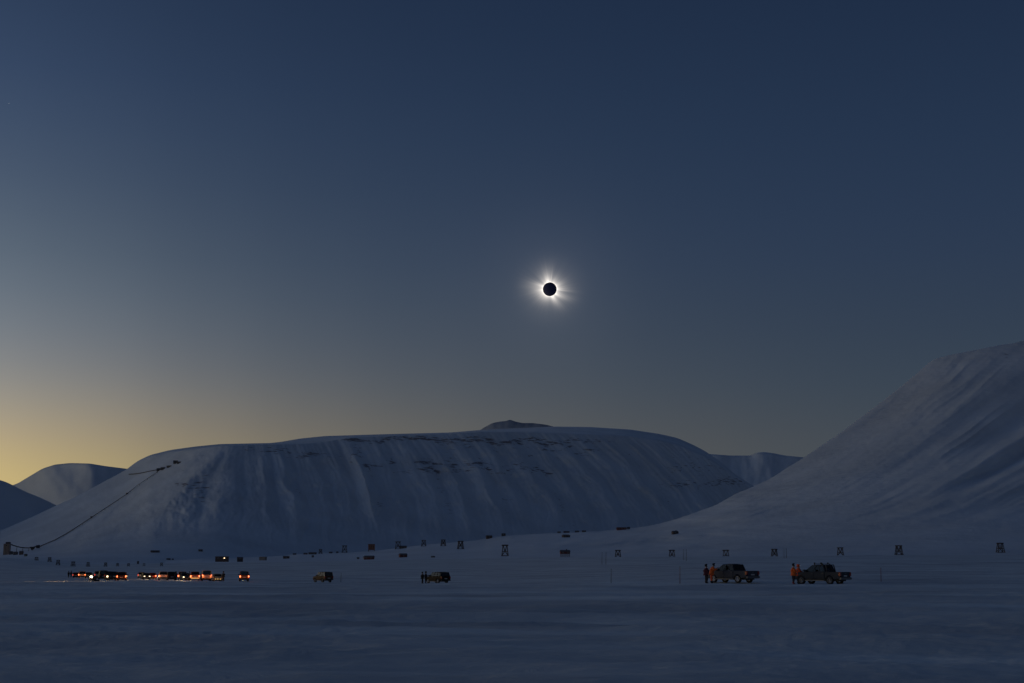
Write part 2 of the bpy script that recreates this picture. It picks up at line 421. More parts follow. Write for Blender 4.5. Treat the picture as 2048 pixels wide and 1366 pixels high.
c_dbase = smooth_pl([(-400, 2500), (0, 2500), (250, 2750), (600, 3350), (1000, 4000), (1500, 5000), (1700, 5300)], 60)
Kp = ([-400, 250, 340, 420, 480, 560, 700, 900, 1050, 1200, 1400, 1700], [-1.6, -1.5, -1.45, -1.15, -.10, .30, .42, .62, .86, 1.05, 1.2, 1.25])
S_arr = np.linspace(-500, 2200, 1400)
K_arr = np.interp(S_arr, *Kp)
K_arr = np.convolve(np.pad(K_arr, 20, mode='edge'), np.hanning(41)/np.hanning(41).sum(), mode='valid')
E_arr = c_edge(S_arr)
def fan_s(PX, PY):
    out = np.empty_like(PX)
    for i in range(PX.shape[0]):
        dr = np.maximum(np.interp(S_arr, PX[i], PY[i]) - E_arr, 0)
        curve = dr*(1.25-.45*np.clip(dr/200, 0, 1))
        xx = S_arr + K_arr*curve
        xx = np.maximum.accumulate(xx + np.arange(len(xx))*1e-5)
        out[i] = np.interp(PX[i], xx, S_arr)
    return out
SP = [(438, 26, 20), (478, 13, 13), (520, 24, 17), (556, 24, 15), (610, 10, 14), (652, 12, 14), (690, 29, 22), (748, 14, 15), (806, 33, 24), (852, 24, 20), (905, 26, 22), (948, 18, 17), (1000, 30, 22), (1052, 20, 17), (1098, 26, 20),
      (1150, 18, 18), (1196, 22, 20), (1246, 14, 15), (1290, 15, 18), (1335, 10, 15), (1375, 9, 15)]
def c_disp(PX, PY, T):
    s = fan_s(PX, PY)
    sw = s + 6*fbm(PX/55, PY/60, 21, 4, .6)*sstep(.98, .6, T)
    # sharp-crested spurs: broad planar left flanks, narrower right ones
    kx, ky = [300.], [0.]
    for i_, (c, a, w) in enumerate(SP):
        kx += [c, c+w*1.0]; ky += [a, 0.]
        if kx[-1] > (SP[i_+1][0]-8 if i_+1 < len(SP) else 1e9): kx[-1] = SP[i_+1][0]-8; ky[-1] = min(a, SP[i_+1][1])*.35
    kx += [1700.]; ky += [0.]
    r = 0
    for o_, q_ in ((-1.5, .25), (0, .5), (1.5, .25)): r = r + q_*np.interp(sw+o_, kx, ky)
    env = sstep(.12+.16*vnoise(s/45, PX*0, 19), .62, T)*sstep(1.02, .80, T + .05*vnoise(s/24, PX*0, 16))
    wid = 2.45*(1+.40*fbm(s/70, PX*0, 8, 2))*(.7+.5*sstep(.95, .5, T+.25*vnoise(s/28, PX*0, 15)))
    d = r*env*wid
    d = d + 5.5*fbm(sw/8, PY/50, 31, 4, .6)*sstep(.04, .35, T)*sstep(400, 540, PX)
    d = d + 5*fbm(PX/21+PY/60, PY/15, 41, 4)*sstep(.1, .5, T)
    # rock ledges across the slope
    for (y0, h) in ((905, 7), (936, 8), (958, 4)):
        yy = PY - (y0 + 5*np.sin(PX/85.) + 4*fbm(PX/40, PX*0, 5, 2))
        d = d + h*sstep(-3, 3, yy)*np.exp(-np.maximum(yy, 0)/16)*sstep(520, 620, PX)*sstep(1350, 1150, PX)
    # the left face turns away from the spur edge running down from the shoulder
    sp_x = np.interp(PY, [880, 892, 930, 1000, 1075, 1140], [440, 432, 378, 290, 205, 130])
    away = sp_x + 8*fbm(PY/40, PX*0, 6, 2) - PX
    soft = 22*np.log1p(np.exp(np.clip(away/22, -30, 30)))
    fade = sstep(.0, .25, T)
    d = d - 1.55*soft*fade*1.35
    # shallow gully between conveyor and spur edge
    q = away - 40
    d = d - 16*np.exp(-(q/14)**2)*sstep(.1, .4, T)*sstep(1.0, .8, T)
    return d
def c_rock(PX, PY, T):
    s = fan_s(PX, PY)
    r = np.full_like(PX, -.04)
    def band(x0, x1, y0, h, a, soft=60):
        wob = 4*fbm(PX/50, PX*0, 61, 3)
        return a*np.exp(-((PY-y0-wob)/h)**2)*sstep(x0-soft, x0+soft, PX)*sstep(x1+soft, x1-soft, PX)
    b = band(640, 1130, 905-27, 5, .50) + band(840, 1260, 884, 7, .50) + band(640, 900, 880, 4, .42) + band(900, 1180, 896, 3, .40) + band(960, 1240, 911, 3, .34) + band(700, 1080, 928, 4, .55, 45) + band(820, 1120, 939, 5, .50) + band(720, 960, 920, 2.5, .40, 40) + band(600, 720, 910, 9, .42, 30) \
        + band(480, 640, 902, 12, .38, 40) + band(350, 420, 967, 10, .5, 15) + band(740, 900, 946, 5, .5) + band(1330, 1470, 925, 30, .38, 30) + band(1330, 1420, 970, 10, .45, 30) + band(1430, 1500, 965, 10, .6, 20) + band(1150, 1240, 902, 4, .6, 20)
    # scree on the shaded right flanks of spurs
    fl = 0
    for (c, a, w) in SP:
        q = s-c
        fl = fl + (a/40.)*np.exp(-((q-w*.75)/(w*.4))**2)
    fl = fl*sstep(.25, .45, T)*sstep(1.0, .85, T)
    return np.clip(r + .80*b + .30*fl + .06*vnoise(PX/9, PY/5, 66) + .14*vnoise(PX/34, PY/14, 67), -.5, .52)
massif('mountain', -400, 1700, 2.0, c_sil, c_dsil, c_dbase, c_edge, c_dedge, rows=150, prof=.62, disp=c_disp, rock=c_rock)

# --- the slope on the right with the moraine bench running out to the left
r_pts = [(330, 1122), (400, 1117), (480, 1116), (560, 1112), (600, 1108), (640, 1106.5), (700, 1105), (743, 1102), (780, 1098), (850, 1089.5), (900, 1085.5), (950, 1081), (985, 1074.5), (1020, 1070.5), (1100, 1066.5), (1150, 1064.5), (1200, 1062),
         (1240, 1059), (1290, 1053), (1320, 1047), (1350, 1039), (1380, 1029), (1410, 1018), (1430, 1011), (1450, 1000), (1475, 986), (1500, 976), (1540, 958), (1580, 932), (1600, 920), (1640, 893), (1680, 866), (1720, 836), (1760, 806), (1800, 775),
         (1835, 746), (1848, 734), (1858, 725), (1872, 717), (1895, 711), (1930, 704), (1965, 697), (2000, 690), (2025, 687), (2048, 681), (2110, 668), (2300, 640), (2600, 640), (2900, 700)]
r_sil = smooth_pl(r_pts, 4)
r_dsil = smooth_pl([(330, 1900), (560, 2100), (900, 2350), (1290, 2500), (1500, 2650), (1845, 3000), (2200, 3350), (2900, 3600)], 80)
r_virt = smooth_pl([(p[0], p[1]-9*float(np.clip((p[0]-1100)/400, 0, 1))) for p in r_pts if p[0] <= 1760]+[(1800, 766), (1850, 724), (1900, 687), (1950, 655), (2000, 628), (2100, 582), (2300, 520), (2600, 480), (2900, 470)], 34)
r_dbase = pl([(330, 1750), (560, 1600), (900, 1480), (1290, 1450), (1500, 1400), (2900, 1300)])
_ly = [681, 704, 717, 734, 775, 836, 893, 932, 976, 1011, 1047, 1062, 1070, 1110]
_lx = [1912, 1884, 1868, 1848, 1800, 1720, 1640, 1580, 1500, 1430, 1320, 1230, 1120, 700]
def r_disp(PX, PY, T):
    s = PX - np.interp(PY, _ly, _lx)
    s = s + 3*fbm(PX/90, PY/50, 71, 3)
    up = sstep(1075, 1000, PY)
    low = sstep(1110, 1085, PY)
    d = 0
    d = d + 25*fbm(s/95, PY/210, 73, 2)*up
    d = d + 6*fbm(s/33, PY/90, 74, 3)*up*(.4+.8*sstep(-.3, .4, vnoise(PX/120, PY/90, 70)))
    d = d + 8*(1-np.abs(vnoise(s/24+.2*vnoise(PX/60, PY/60, 76), PY/170, 78)))**2*up*sstep(0, .5, vnoise(PX/150, PY/110, 72)+.2)
    d = d + 1.5*fbm(s/14, PY/75, 75, 3)*up
    d = d + .9*fbm(PX/18-PY/40, PY/16, 77, 4)*sstep(1100, 1040, PY)
    # gullies and the front spur cut by the right edge of the photo
    g1 = np.exp(-((s-330)/42)**2)*sstep(980, 860, PY)*sstep(700, 770, PY)
    g2 = sstep(330, 432, s)*sstep(520, 440, s)
    d = d - 60*g1 - 105*np.where(s < 432, sstep(372, 432, s), np.exp(-((s-432)/20)**2))*sstep(1010, 930, PY)*sstep(780, 850, PY)
    d = d - 30*np.exp(-((s-215)/26)**2)*sstep(990, 880, PY)*sstep(760, 820, PY)
    d = d + 5*fbm(PX/150, PY/26, 79, 3)*low*sstep(1300, 1500, PX)*sstep(980, 1050, PY)
    d = d + 22*fbm(PX/110+3, PY/15+PX/200, 81, 3)*sstep(1112, 1100, PY)*sstep(1700, 1300, PX)
    return d
def r_rock(PX, PY, T):
    r = np.full_like(PX, -.4)
    for (x0, y0, w, h, a) in ((2012, 712, 14, 10, .75), (1995, 735, 6, 5, .8), (1961, 752, 5, 5, .85), (1900, 828, 5, 3, .8), (1925, 715, 5, 5, .5), (1545, 978, 12, 8, .35)):
        r = r + a*np.exp(-((PX-x0)/w)**2-((PY-y0)/h)**2)
    return r
massif('mountain_slope', 330, 2900, 2.5, r_sil, r_dsil, r_dbase, rows=190, prof=.8, virt=r_virt, disp=r_disp, rock=r_rock, back=1400)

# --- distant hills
def far_rock(y0, y1, a):
    return lambda PX, PY, T: np.full_like(PX, -.3) + a*sstep(y1, y0, PY)
massif('hill', -500, 200, 3, smooth_pl([(-500, 880), (-200, 920), (-60, 945), (0, 960), (15, 965), (50, 983), (80, 995), (112, 1010), (150, 1040), (200, 1090)], 5), pl([(-500, 5200), (200, 8200)]), pl([(-500, 4000), (200, 6900)]),
       rows=40, prof=.8, m=M['far'], disp=lambda X, Y, T: 30*fbm(X/40, Y/60, 91, 3), drop=40)
massif('hill', -400, 420, 3, smooth_pl([(-400, 1010), (-100, 985), (20, 972), (35, 967), (60, 952), (85, 937), (110, 929), (140, 926), (180, 927), (210, 932), (250, 937), (300, 944), (420, 965)], 5), smooth_pl([(-400, 13500), (190, 10500), (420, 11500)], 28), smooth_pl([(-400, 11500), (190, 8600), (420, 9600)], 28),
       rows=50, prof=.8, m=M['far'], disp=lambda X, Y, T: 40*fbm(X/50, Y/60, 93, 3)-7*22*np.log1p(np.exp(np.clip((X-185)/22, -20, 20)))*.2)
massif('hill', 860, 1240, 3, smooth_pl([(860, 900), (930, 872), (958, 862), (968, 855), (985, 846), (1000, 843), (1012, 842), (1020, 839), (1030, 843), (1045, 846), (1065, 846), (1090, 849), (1115, 855), (1160, 864), (1240, 890)], 3), pl([(860, 8200), (1240, 8200)]), pl([(860, 7400), (1240, 7400)]),
       rows=40, prof=.8, m=M['cap'], disp=lambda X, Y, T: 9*fbm(X/14, Y/12, 95, 4))
massif('hill', 1300, 1800, 3, smooth_pl([(1300, 900), (1420, 908), (1460, 911), (1500, 911), (1515, 905), (1528, 904), (1545, 906), (1570, 911), (1600, 914), (1700, 924), (1800, 950)], 3), pl([(1300, 9500), (1800, 9500)]), pl([(1300, 7200), (1800, 7200)]),
       rows=40, prof=.8, m=M['far'], rock=far_rock(905, 925, .25), disp=lambda X, Y, T: 40*fbm(X/30, Y/40, 97, 4))

# ------------------------------------------------------------------ eclipsed sun, corona and moon
SD = 42000.0
c0 = Vector(P(SUNPX, SUNPY, SD)); RM = 13.9/F*(c0-cam.location).length
ecl = empty('eclipsed_sun', c0, 0, 'black eclipsed sun disc ringed by a white streaming corona high in the blue sky', 'eclipse')
bm = bmesh.new(); bmesh.ops.create_uvsphere(bm, u_segments=64, v_segments=32, radius=RM)
me = bpy.data.meshes.new('moon_disc'); bm.to_mesh(me); bm.free()
for p in me.polygons: p.use_smooth = True
link('moon_disc', me, principled('moon_rock', (.025, .035, .12), .9), ecl)
view = (c0-cam.location).normalized(); ux = view.cross(Vector((0, 0, 1))).normalized(); uy = ux.cross(view)
nr, na = 90, 540
rr = 1.0 + 6.0*np.linspace(0, 1, nr)**1.7; rr[0] = .97
aa = np.linspace(0, 2*math.pi, na, endpoint=False)
RR2, AA = np.meshgrid(rr, aa, indexing='ij')
# streamers: angle (degrees, 0 right, 90 down, as in the photo), width, strength, reach, curve
ST = [(-104, 15, 1.25, 2.7, 2), (-82, 1.8, .7, 2.2, 0), (-128, 8, .35, 2.4, 0), (-157, 11, .9, 3.0, -3), (176, 13, .85, 2.8, 0), (150, 17, .6, 2.2, 0), (118, 20, .55, 1.7, 0),
      (70, 13, 1.15, 2.4, -6), (38, 9, 1.1, 2.8, -5), (20, 8, .45, 2.3, 0), (5, 2.4, .5, 2.8, 0), (-3, 10, .75, 2.5, 2), (-28, 15, .6, 2.1, 4), (-60, 14, .45, 1.8, 0)]
base = .50*np.exp(-(RR2-1)/.09) + .52*np.exp(-(RR2-1)/.55) + .075*np.exp(-(RR2-1)/1.7)
add = 0
for (a, w, s_, reach, cv) in ST:
    d = (np.degrees(AA) - a - cv*(RR2-1) + 540) % 360 - 180
    add = add + s_*np.exp(-(d/(w*(1+.10*(RR2-1))))**2)*np.exp(-(RR2-1)/(reach*.33))*.64*np.exp(-((RR2-1)/(reach*1.35))**4)
fine = 1 + .10*vnoise(np.degrees(AA)/3.0+5*np.sin(AA), RR2*.25, 3)*sstep(1.15, 1.8, RR2)
I = (base + add)*fine*sstep(7.0, 4.0, RR2)
XX = ux.x*np.cos(AA)*RR2 - uy.x*np.sin(AA)*RR2; YY = ux.y*np.cos(AA)*RR2 - uy.y*np.sin(AA)*RR2; ZZ = ux.z*np.cos(AA)*RR2 - uy.z*np.sin(AA)*RR2
off = view*RM*1.6
cme = grid_mesh('corona', XX*RM+off.x, YY*RM+off.y, ZZ*RM+off.z, {'glow': I}, close_u=True)
cm = bpy.data.materials.new('corona'); cm.use_nodes = True; t = cm.node_tree; t.nodes.clear()
o_ = t.nodes.new('ShaderNodeOutputMaterial'); em = t.nodes.new('ShaderNodeEmission'); tr = t.nodes.new('ShaderNodeBsdfTransparent'); ad = t.nodes.new('ShaderNodeAddShader'); at = t.nodes.new('ShaderNodeAttribute'); at.attribute_name = 'glow'
em.inputs['Color'].default_value = (1, .91, .80, 1)
t.links.new(at.outputs['Fac'], em.inputs['Strength']); t.links.new(em.outputs[0], ad.inputs[0]); t.links.new(tr.outputs[0], ad.inputs[1]); t.links.new(ad.outputs[0], o_.inputs['Surface'])
cm.cycles.emission_sampling = 'NONE'
link('corona', cme, cm, ecl)
pv = Vector(P(18, 207, SD))
bm = bmesh.new(); bmesh.ops.create_icosphere(bm, subdivisions=2, radius=7.5)
me = bpy.data.meshes.new('planet'); bm.to_mesh(me); bm.free()
mp_ = principled('planet', (.5, .5, .5), .9, 0, (.9, .95, 1), .5); mp_.cycles.emission_sampling = 'NONE'
tag(link('planet', me, mp_, None, pv), 'tiny pale planet glimmering alone in the upper left sky', 'planet')

# ------------------------------------------------------------------ mesh tools
def mesh_of(bm, name, smooth=False):
    bmesh.ops.recalc_face_normals(bm, faces=bm.faces)
    me = bpy.data.meshes.new(name); bm.to_mesh(me); bm.free()
    if smooth:
        for p in me.polygons: p.use_smooth = True
    return me
def add_box(bm, lo, hi, bev=0.):
    x0, y0, z0 = lo; x1, y1, z1 = hi
    v = [bm.verts.new(p) for p in ((x0,y0,z0),(x1,y0,z0),(x1,y1,z0),(x0,y1,z0),(x0,y0,z1),(x1,y0,z1),(x1,y1,z1),(x0,y1,z1))]
    fs = [bm.faces.new([v[i] for i in f]) for f in ((0,3,2,1),(4,5,6,7),(0,1,5,4),(1,2,6,5),(2,3,7,6),(3,0,4,7))]
    if bev > 0:
        es = list({e for f in fs for e in f.edges})
        bmesh.ops.bevel(bm, geom=es, offset=bev, segments=2, affect='EDGES', profile=.6)
def add_bar(bm, a, b, w, h=None, ends=True):
    a, b = Vector(a), Vector(b); h = h or w
    d = (b-a).normalized(); up = Vector((0, 0, 1)) if abs(d.z) < .95 else Vector((0, 1, 0))
    s = d.cross(up).normalized()*w/2; u = s.cross(d).normalized()*h/2
    v = [bm.verts.new(p) for p in (a-s-u, a+s-u, a+s+u, a-s+u, b-s-u, b+s-u, b+s+u, b-s+u)]
    for f in ((0,1,2,3),(7,6,5,4),(0,4,5,1),(1,5,6,2),(2,6,7,3),(3,7,4,0)): bm.faces.new([v[i] for i in f])
def add_cyl(bm, a, b, r, r2=None, n=12):
    a, b = Vector(a), Vector(b); r2 = r if r2 is None else r2
    d = (b-a).normalized(); up = Vector((0, 0, 1)) if abs(d.z) < .95 else Vector((0, 1, 0))
    s = d.cross(up).normalized(); u = s.cross(d)
    A = [bm.verts.new(a+(s*math.cos(k*2*math.pi/n)+u*math.sin(k*2*math.pi/n))*r) for k in range(n)]
    B = [bm.verts.new(b+(s*math.cos(k*2*math.pi/n)+u*math.sin(k*2*math.pi/n))*r2) for k in range(n)]
    for k in range(n): bm.faces.new((A[k], A[(k+1)%n], B[(k+1)%n], B[k]))
    bm.faces.new(A[::-1]); bm.faces.new(B)
def box_me(name, lo, hi, bev=0.):
    bm = bmesh.new(); add_box(bm, lo, hi, bev); return mesh_of(bm, name)
def bar_me(name, a, b, w, h=None):
    bm = bmesh.new(); add_bar(bm, a, b, w, h); return mesh_of(bm, name)
def cyl_me(name, a, b, r, r2=None, n=12):
    bm = bmesh.new(); add_cyl(bm, a, b, r, r2, n); return mesh_of(bm, name, n > 8)
def prism_me(name, pts, y0, y1, bev=0., tweak=None):
    """polygon in x-z pushed through y0..y1"""
    bm = bmesh.new()
    A = [bm.verts.new((x, y0, z)) for x, z in pts]; B = [bm.verts.new((x, y1, z)) for x, z in pts]
    n = len(pts)
    f1 = bm.faces.new(A); f2 = bm.faces.new(B[::-1])
    for k in range(n): bm.faces.new((A[k], B[k], B[(k+1)%n], A[(k+1)%n]))
    if bev > 0:
        es = list(f1.edges)+list(f2.edges)
        bmesh.ops.bevel(bm, geom=es, offset=bev, segments=2, affect='EDGES', profile=.6)
    if tweak:
        for v in bm.verts: v.co = tweak(v.co)
    bmesh.ops.triangulate(bm, faces=[f for f in bm.faces if len(f.verts) > 4])
    return mesh_of(bm, name)

# ------------------------------------------------------------------ vehicles
def arc(cx, cz, r, a0, a1, n=9):
    return [(cx+r*math.cos(math.radians(a0+(a1-a0)*k/n)), cz+r*math.sin(math.radians(a0+(a1-a0)*k/n))) for k in range(n+1)]
KINDS = {
 'pickup': dict(L=5.26, W=1.84, H=1.80, r=.39, xf=1.60, xr=-1.48, hood=1.07, belt=1.16, wb=1.28, rf=.42, rr=-.72, rb=-.98, split=[.40, .74], sill=.46, bed=True),
 'suv':    dict(L=4.70, W=1.86, H=1.82, r=.38, xf=1.42, xr=-1.36, hood=1.05, belt=1.12, wb=1.02, rf=.30, rr=-2.02, rb=-2.24, split=[.35, .66, .92], sill=.42, bed=False),
 'jeep':   dict(L=4.35, W=1.78, H=1.95, r=.39, xf=1.38, xr=-1.22, hood=1.12, belt=1.20, wb=.80, rf=.45, rr=-2.02, rb=-2.10, split=[.34, .64], sill=.50, bed=False),
 'estate': dict(L=4.60, W=1.80, H=1.52, r=.32, xf=1.40, xr=-1.30, hood=.86, belt=.95, wb=1.02, rf=.22, rr=-1.70, rb=-2.18, split=[.38, .68], sill=.30, bed=False),
 'hatch':  dict(L=4.05, W=1.72, H=1.50, r=.31, xf=1.28, xr=-1.22, hood=.88, belt=.96, wb=.95, rf=.20, rr=-1.55, rb=-1.90, split=[.42, .76], sill=.30, bed=False),
 'van':    dict(L=5.00, W=1.92, H=2.10, r=.34, xf=1.62, xr=-1.52, hood=1.10, belt=1.16, wb=1.68, rf=1.00, rr=-2.36, rb=-2.46, split=[.28, .60], sill=.36, bed=False),
}
_kc = {}
def kind_meshes(kind):
    if kind in _kc: return _kc[kind]
    k = KINDS[kind]; W = k['W']; hl = k['L']/2; q = {}
    ra = k['r']+.08; wz = k['r']
    def tw(co):
        w = 1.
        if co.x > hl-.75: w -= .10*((co.x-hl+.75)/.75)**2
        if co.x < -hl+.4: w -= .03*((-hl+.4-co.x)/.4)**2
        if co.z < k['sill']+.12: w -= .03
        if co.z > .86*k['belt']: w -= .025*(co.z-.86*k['belt'])/(.14*k['belt'])
        return Vector((co.x, co.y*w, co.z))
    back = k['rb']-.0 if k['bed'] else -hl
    s = k['sill']
    def arch(cx):
        a = math.degrees(math.asin((s-wz)/ra)) if s > wz else 0
        return arc(cx, wz, ra, a, 180-a, 10)
    top = [(hl-.03, .72*k['hood']), (hl-.10, .92*k['hood']), (hl-.35, k['hood']), (k['wb'], k['belt']-.02), (back+.02, k['belt'])]
    if k['bed']:
        # cab and nose
        pts = [(hl-.10, s)] + [(hl, .55)] + top + [(back, s)] + arch(k['xf'])[::-1]
        q['body'] = prism_me('body', pts, -W/2, W/2, .035, tw)
        # load bed sides with rear wheel arch
        def side(y0, y1):
            pb = [(back-.03, k['belt']-.02), (-hl+.06, k['belt']-.02), (-hl+.04, s+.08)] + arch(k['xr'])[::-1] + [(back-.03, s)]
            return prism_me('bed_side', pb, y0, y1, .02)
        q['side_l'] = side(W/2-.09, W/2-.01); q['side_r'] = side(-W/2+.01, -W/2+.09)
        q['bed_floor'] = box_me('bed_floor', (-hl+.08, -W/2+.10, s+.12), (back-.035, W/2-.10, s+.25))
        q['tailgate'] = prism_me('tailgate', [(-hl+.055, k['belt']-.02), (-hl, k['belt']-.06), (-hl, s+.14), (-hl+.055, s+.10)], -W/2+.24, W/2-.24, .015)
        q['bulkhead'] = box_me('bulkhead', (back-.10, -W/2+.095, s+.26), (back-.034, W/2-.095, k['belt']-.03))
    else:
        pts = [(hl-.10, s), (hl, .55)] + top + [(-hl+.05, k['belt']-.02), (-hl, .75), (-hl+.03, s+.02)] + arch(k['xr'])[::-1] + arch(k['xf'])[::-1]
        q['body'] = prism_me('body', pts, -W/2, W/2, .04, tw)
    # greenhouse: a shell with window openings
    bm = bmesh.new()
    yb, yt = W/2-.07, W/2-.20
    zb, zt = k['belt']-.015, k['H']
    fr = [0]+k['split']+[1]
    bot = [(k['wb']+(k['rb']-k['wb'])*t) for t in fr]; topx = [(k['rf']+(k['rr']-k['rf'])*t) for t in fr]
    V = {}
    for sgn in (1, -1):
        for i in range(len(fr)):
            V[sgn, i, 0] = bm.verts.new((bot[i], sgn*yb, zb)); V[sgn, i, 1] = bm.verts.new((topx[i], sgn*(yt+.03), zt-.07))
    wins = []
    for sgn in (1, -1):
        for i in range(len(fr)-1):
            vs = (V[sgn,i,0], V[sgn,i+1,0], V[sgn,i+1,1], V[sgn,i,1])
            f = bm.faces.new(vs if sgn < 0 else vs[::-1])
            if not (kind == 'van' and i >= 1): wins.append(('side_window', f))
    n = len(fr)-1
    f = bm.faces.new((V[1,0,0], V[-1,0,0], V[-1,0,1], V[1,0,1])); wins.append(('windscreen', f))
    f = bm.faces.new((V[-1,n,0], V[1,n,0], V[1,n,1], V[-1,n,1])); wins.append(('rear_window', f))
    panes = []
    for nm, f in wins:
        r = bmesh.ops.inset_individual(bm, faces=[f], thickness=.055 if nm == 'side_window' else .06)
        panes.append((nm, [v.co.copy() for v in f.verts], f.normal.copy()))
        bmesh.ops.delete(bm, geom=[f], context='FACES_ONLY')
    bmesh.ops.solidify(bm, geom=bm.faces[:], thickness=.03)
    q['cabin_frame'] = mesh_of(bm, 'cabin_frame')
    q['panes'] = []
    for nm, co, nrm in panes:
        c = sum(co, Vector())/len(co)
        b2 = bmesh.new(); nn = (co[1]-co[0]).cross(co[2]-co[0]).normalized()
        A = [b2.verts.new(v+(c-v)*-.01) for v in co]; B = [b2.verts.new(v+(c-v)*-.01+nn*.006) for v in co]
        b2.faces.new(A); b2.faces.new(B[::-1])
        for i in range(4): b2.faces.new((A[i], B[i], B[(i+1)%4], A[(i+1)%4]))
        q['panes'].append((nm, mesh_of(b2, nm)))
    # roof, slightly crowned
    bm = bmesh.new(); nx, ny = 7, 7; g = []
    for i in range(nx):
        u = i/(nx-1); row = []
        for j in range(ny):
            w = j/(ny-1)*2-1
            x = (k['rf']+.05)+(k['rr']-.05-k['rf']-.05)*u
            e = max(abs(w), abs(2*u-1))
            row.append(bm.verts.new((x, w*(yt+.045)*(1-.06*(2*u-1)**4), zt-.085+.085*(1-abs(w)**4)*(1-abs(2*u-1)**5))))
        g.append(row)
    for i in range(nx-1):
        for j in range(ny-1): bm.faces.new((g[i][j], g[i+1][j], g[i+1][j+1], g[i][j+1]))
    bmesh.ops.solidify(bm, geom=bm.faces[:], thickness=.025)
    q['roof'] = mesh_of(bm, 'roof', True)
    # wheels
    r = k['r']; bm = bmesh.new(); prof = [(.60*r, -.10), (.66*r, -.12), (.90*r, -.12), (r, -.09), (r, .09), (.90*r, .12), (.66*r, .12), (.60*r, .10)]; ns = 28
    rings = [[bm.verts.new((p*math.cos(a*2*math.pi/ns), y, p*math.sin(a*2*math.pi/ns))) for p, y in prof] for a in range(ns)]
    for a in range(ns):
        for i in range(len(prof)):
            j = (i+1) % len(prof); bm.faces.new((rings[a][i], rings[a][j], rings[(a+1)%ns][j], rings[(a+1)%ns][i]))
    q['tyre'] = mesh_of(bm, 'tyre', True)
    bm = bmesh.new(); R = .61*r
    prof = [(R, -.09), (R, .105), (.86*R, .095), (.84*R, .06), (.84*R, -.09)]
    rings = [[bm.verts.new((p*math.cos(a*2*math.pi/ns), y, p*math.sin(a*2*math.pi/ns))) for p, y in prof] for a in range(ns)]
    for a in range(ns):
        for i in range(len(prof)):
            j = (i+1) % len(prof); bm.faces.new((rings[a][i], rings[a][j], rings[(a+1)%ns][j], rings[(a+1)%ns][i]))
    add_cyl(bm, (0, .03, 0), (0, .10, 0), .24*R, .2*R, 14)
    for a in range(6):
        an = a*math.pi/3+.3; add_bar(bm, (.15*R*math.cos(an), .075, .15*R*math.sin(an)), (.9*R*math.cos(an), .08, .9*R*math.sin(an)), .3*R, .03)
    q['rim'] = mesh_of(bm, 'rim')
    # doors, proud of the body side
    q['doors'] = []
    xs = [bot[0]-.04]+[bot[0]+(bot[-1]-bot[0])*t for t in k['split'][:2]]
    if k['bed']: xs = [bot[0]-.10, bot[0]+(bot[-1]-bot[0])*.47, bot[-1]+.05]
    if len(xs) < 3: xs.append(bot[-1])
    zlo, zhi = s+.10, k['belt']-.05
    for i in range(2):
        a, b = xs[i]-.012, xs[i+1]+.012
        bb = b
        if (not k['bed'] and i == 1): bb = max(b, k['xr']+ra+.05)
        ps = [(a, zlo), (a, zhi), (b, zhi), (b, zlo+.38), (bb, zlo)] if bb > b+.01 else [(a, zlo), (a, zhi), (b, zhi), (b, zlo)]
        for sgn in (1, -1):
            y = sgn*(W/2)
            q['doors'].append((prism_me('door', ps, y-.006 if sgn > 0 else y-.014, y+.014 if sgn > 0 else y+.006, .006, lambda c: Vector((c.x, c.y*(1-.025*max(0, (c.z-.86*k['belt'])/(.14*k['belt']))), c.z))),
                               box_me('door_handle', (b+.06, min(sgn*(W/2+.008), sgn*(W/2+.038)), zhi-.13), (b+.24, max(sgn*(W/2+.008), sgn*(W/2+.038)), zhi-.095))))
    q['front_bumper'] = prism_me('front_bumper', [(hl-.12, s-.04), (hl+.05, s+.02), (hl+.07, .66*k['hood']), (hl-.02, .70*k['hood'])], -W/2*.90, W/2*.90, .03)
    q['rear_bumper'] = prism_me('rear_bumper', [(-hl+.12, s-.04), (-hl-.12, s), (-hl-.13, s+.16), (-hl+.02, s+.19)], -W/2*.95, W/2*.95, .025)
    q['grille'] = box_me('grille', (hl-.06, -.42, .70*k['hood']), (hl+.015, .42, .89*k['hood']), .01)
    for sgn, nm in ((1, 'l'), (-1, 'r')):
        yy = sorted((sgn*(W/2-.13), sgn*(W/2-.42)))
        q['head_'+nm] = box_me('headlight', (hl-.30, yy[0], .72*k['hood']), (hl-.005, yy[1], .90*k['hood']), .03)
        yy = sorted((sgn*(W/2+.004), sgn*(W/2-.20)))
        zt0 = .66*k['belt'] if kind != 'van' else .9
        q['tail_'+nm] = box_me('tail_light', (-hl-.02, yy[0], zt0), (-hl+.16, yy[1], zt0+.34), .02)
        yy = sorted((sgn*(W/2-.02), sgn*(W/2-.17)))
        q['core_'+nm] = box_me('bulb', (-hl-.035, yy[0]-.02, zt0+.05), (-hl-.021, yy[1]+.02, zt0+.30), 0)
        yy = sorted((sgn*(W/2-.02), sgn*(W/2+.20)))
        q['mirror_'+nm] = box_me('wing_mirror', (k['wb']-.22, yy[0], k['belt']+.01), (k['wb']-.06, yy[1], k['belt']+.19), .03)
        yy = sorted((sgn*(W/2-.02), sgn*(W/2+.11)))
        q['step_'+nm] = box_me('side_step', (k['xr']+ra+.04, yy[0], s-.13), (k['xf']-ra-.04, yy[1], s-.06), .015)
    q['plate'] = box_me('number_plate', (-hl-.012-.13*0, -.26, .62*k['belt']), (-hl+.01, .26, .62*k['belt']+.12))
    q['chassis'] = box_me('underbody', (-hl+.35, -W/2+.30, s-.16), (hl-.35, W/2-.30, s+.02), .02)
    q['seat'] = prism_me('seat', [(0, .0), (.5, .02), (.5, .16), (.12, .16), (-.02, .72), (-.13, .72)], -.24, .24, .03)
    q['grab'] = None
    _kc[kind] = q
    return q

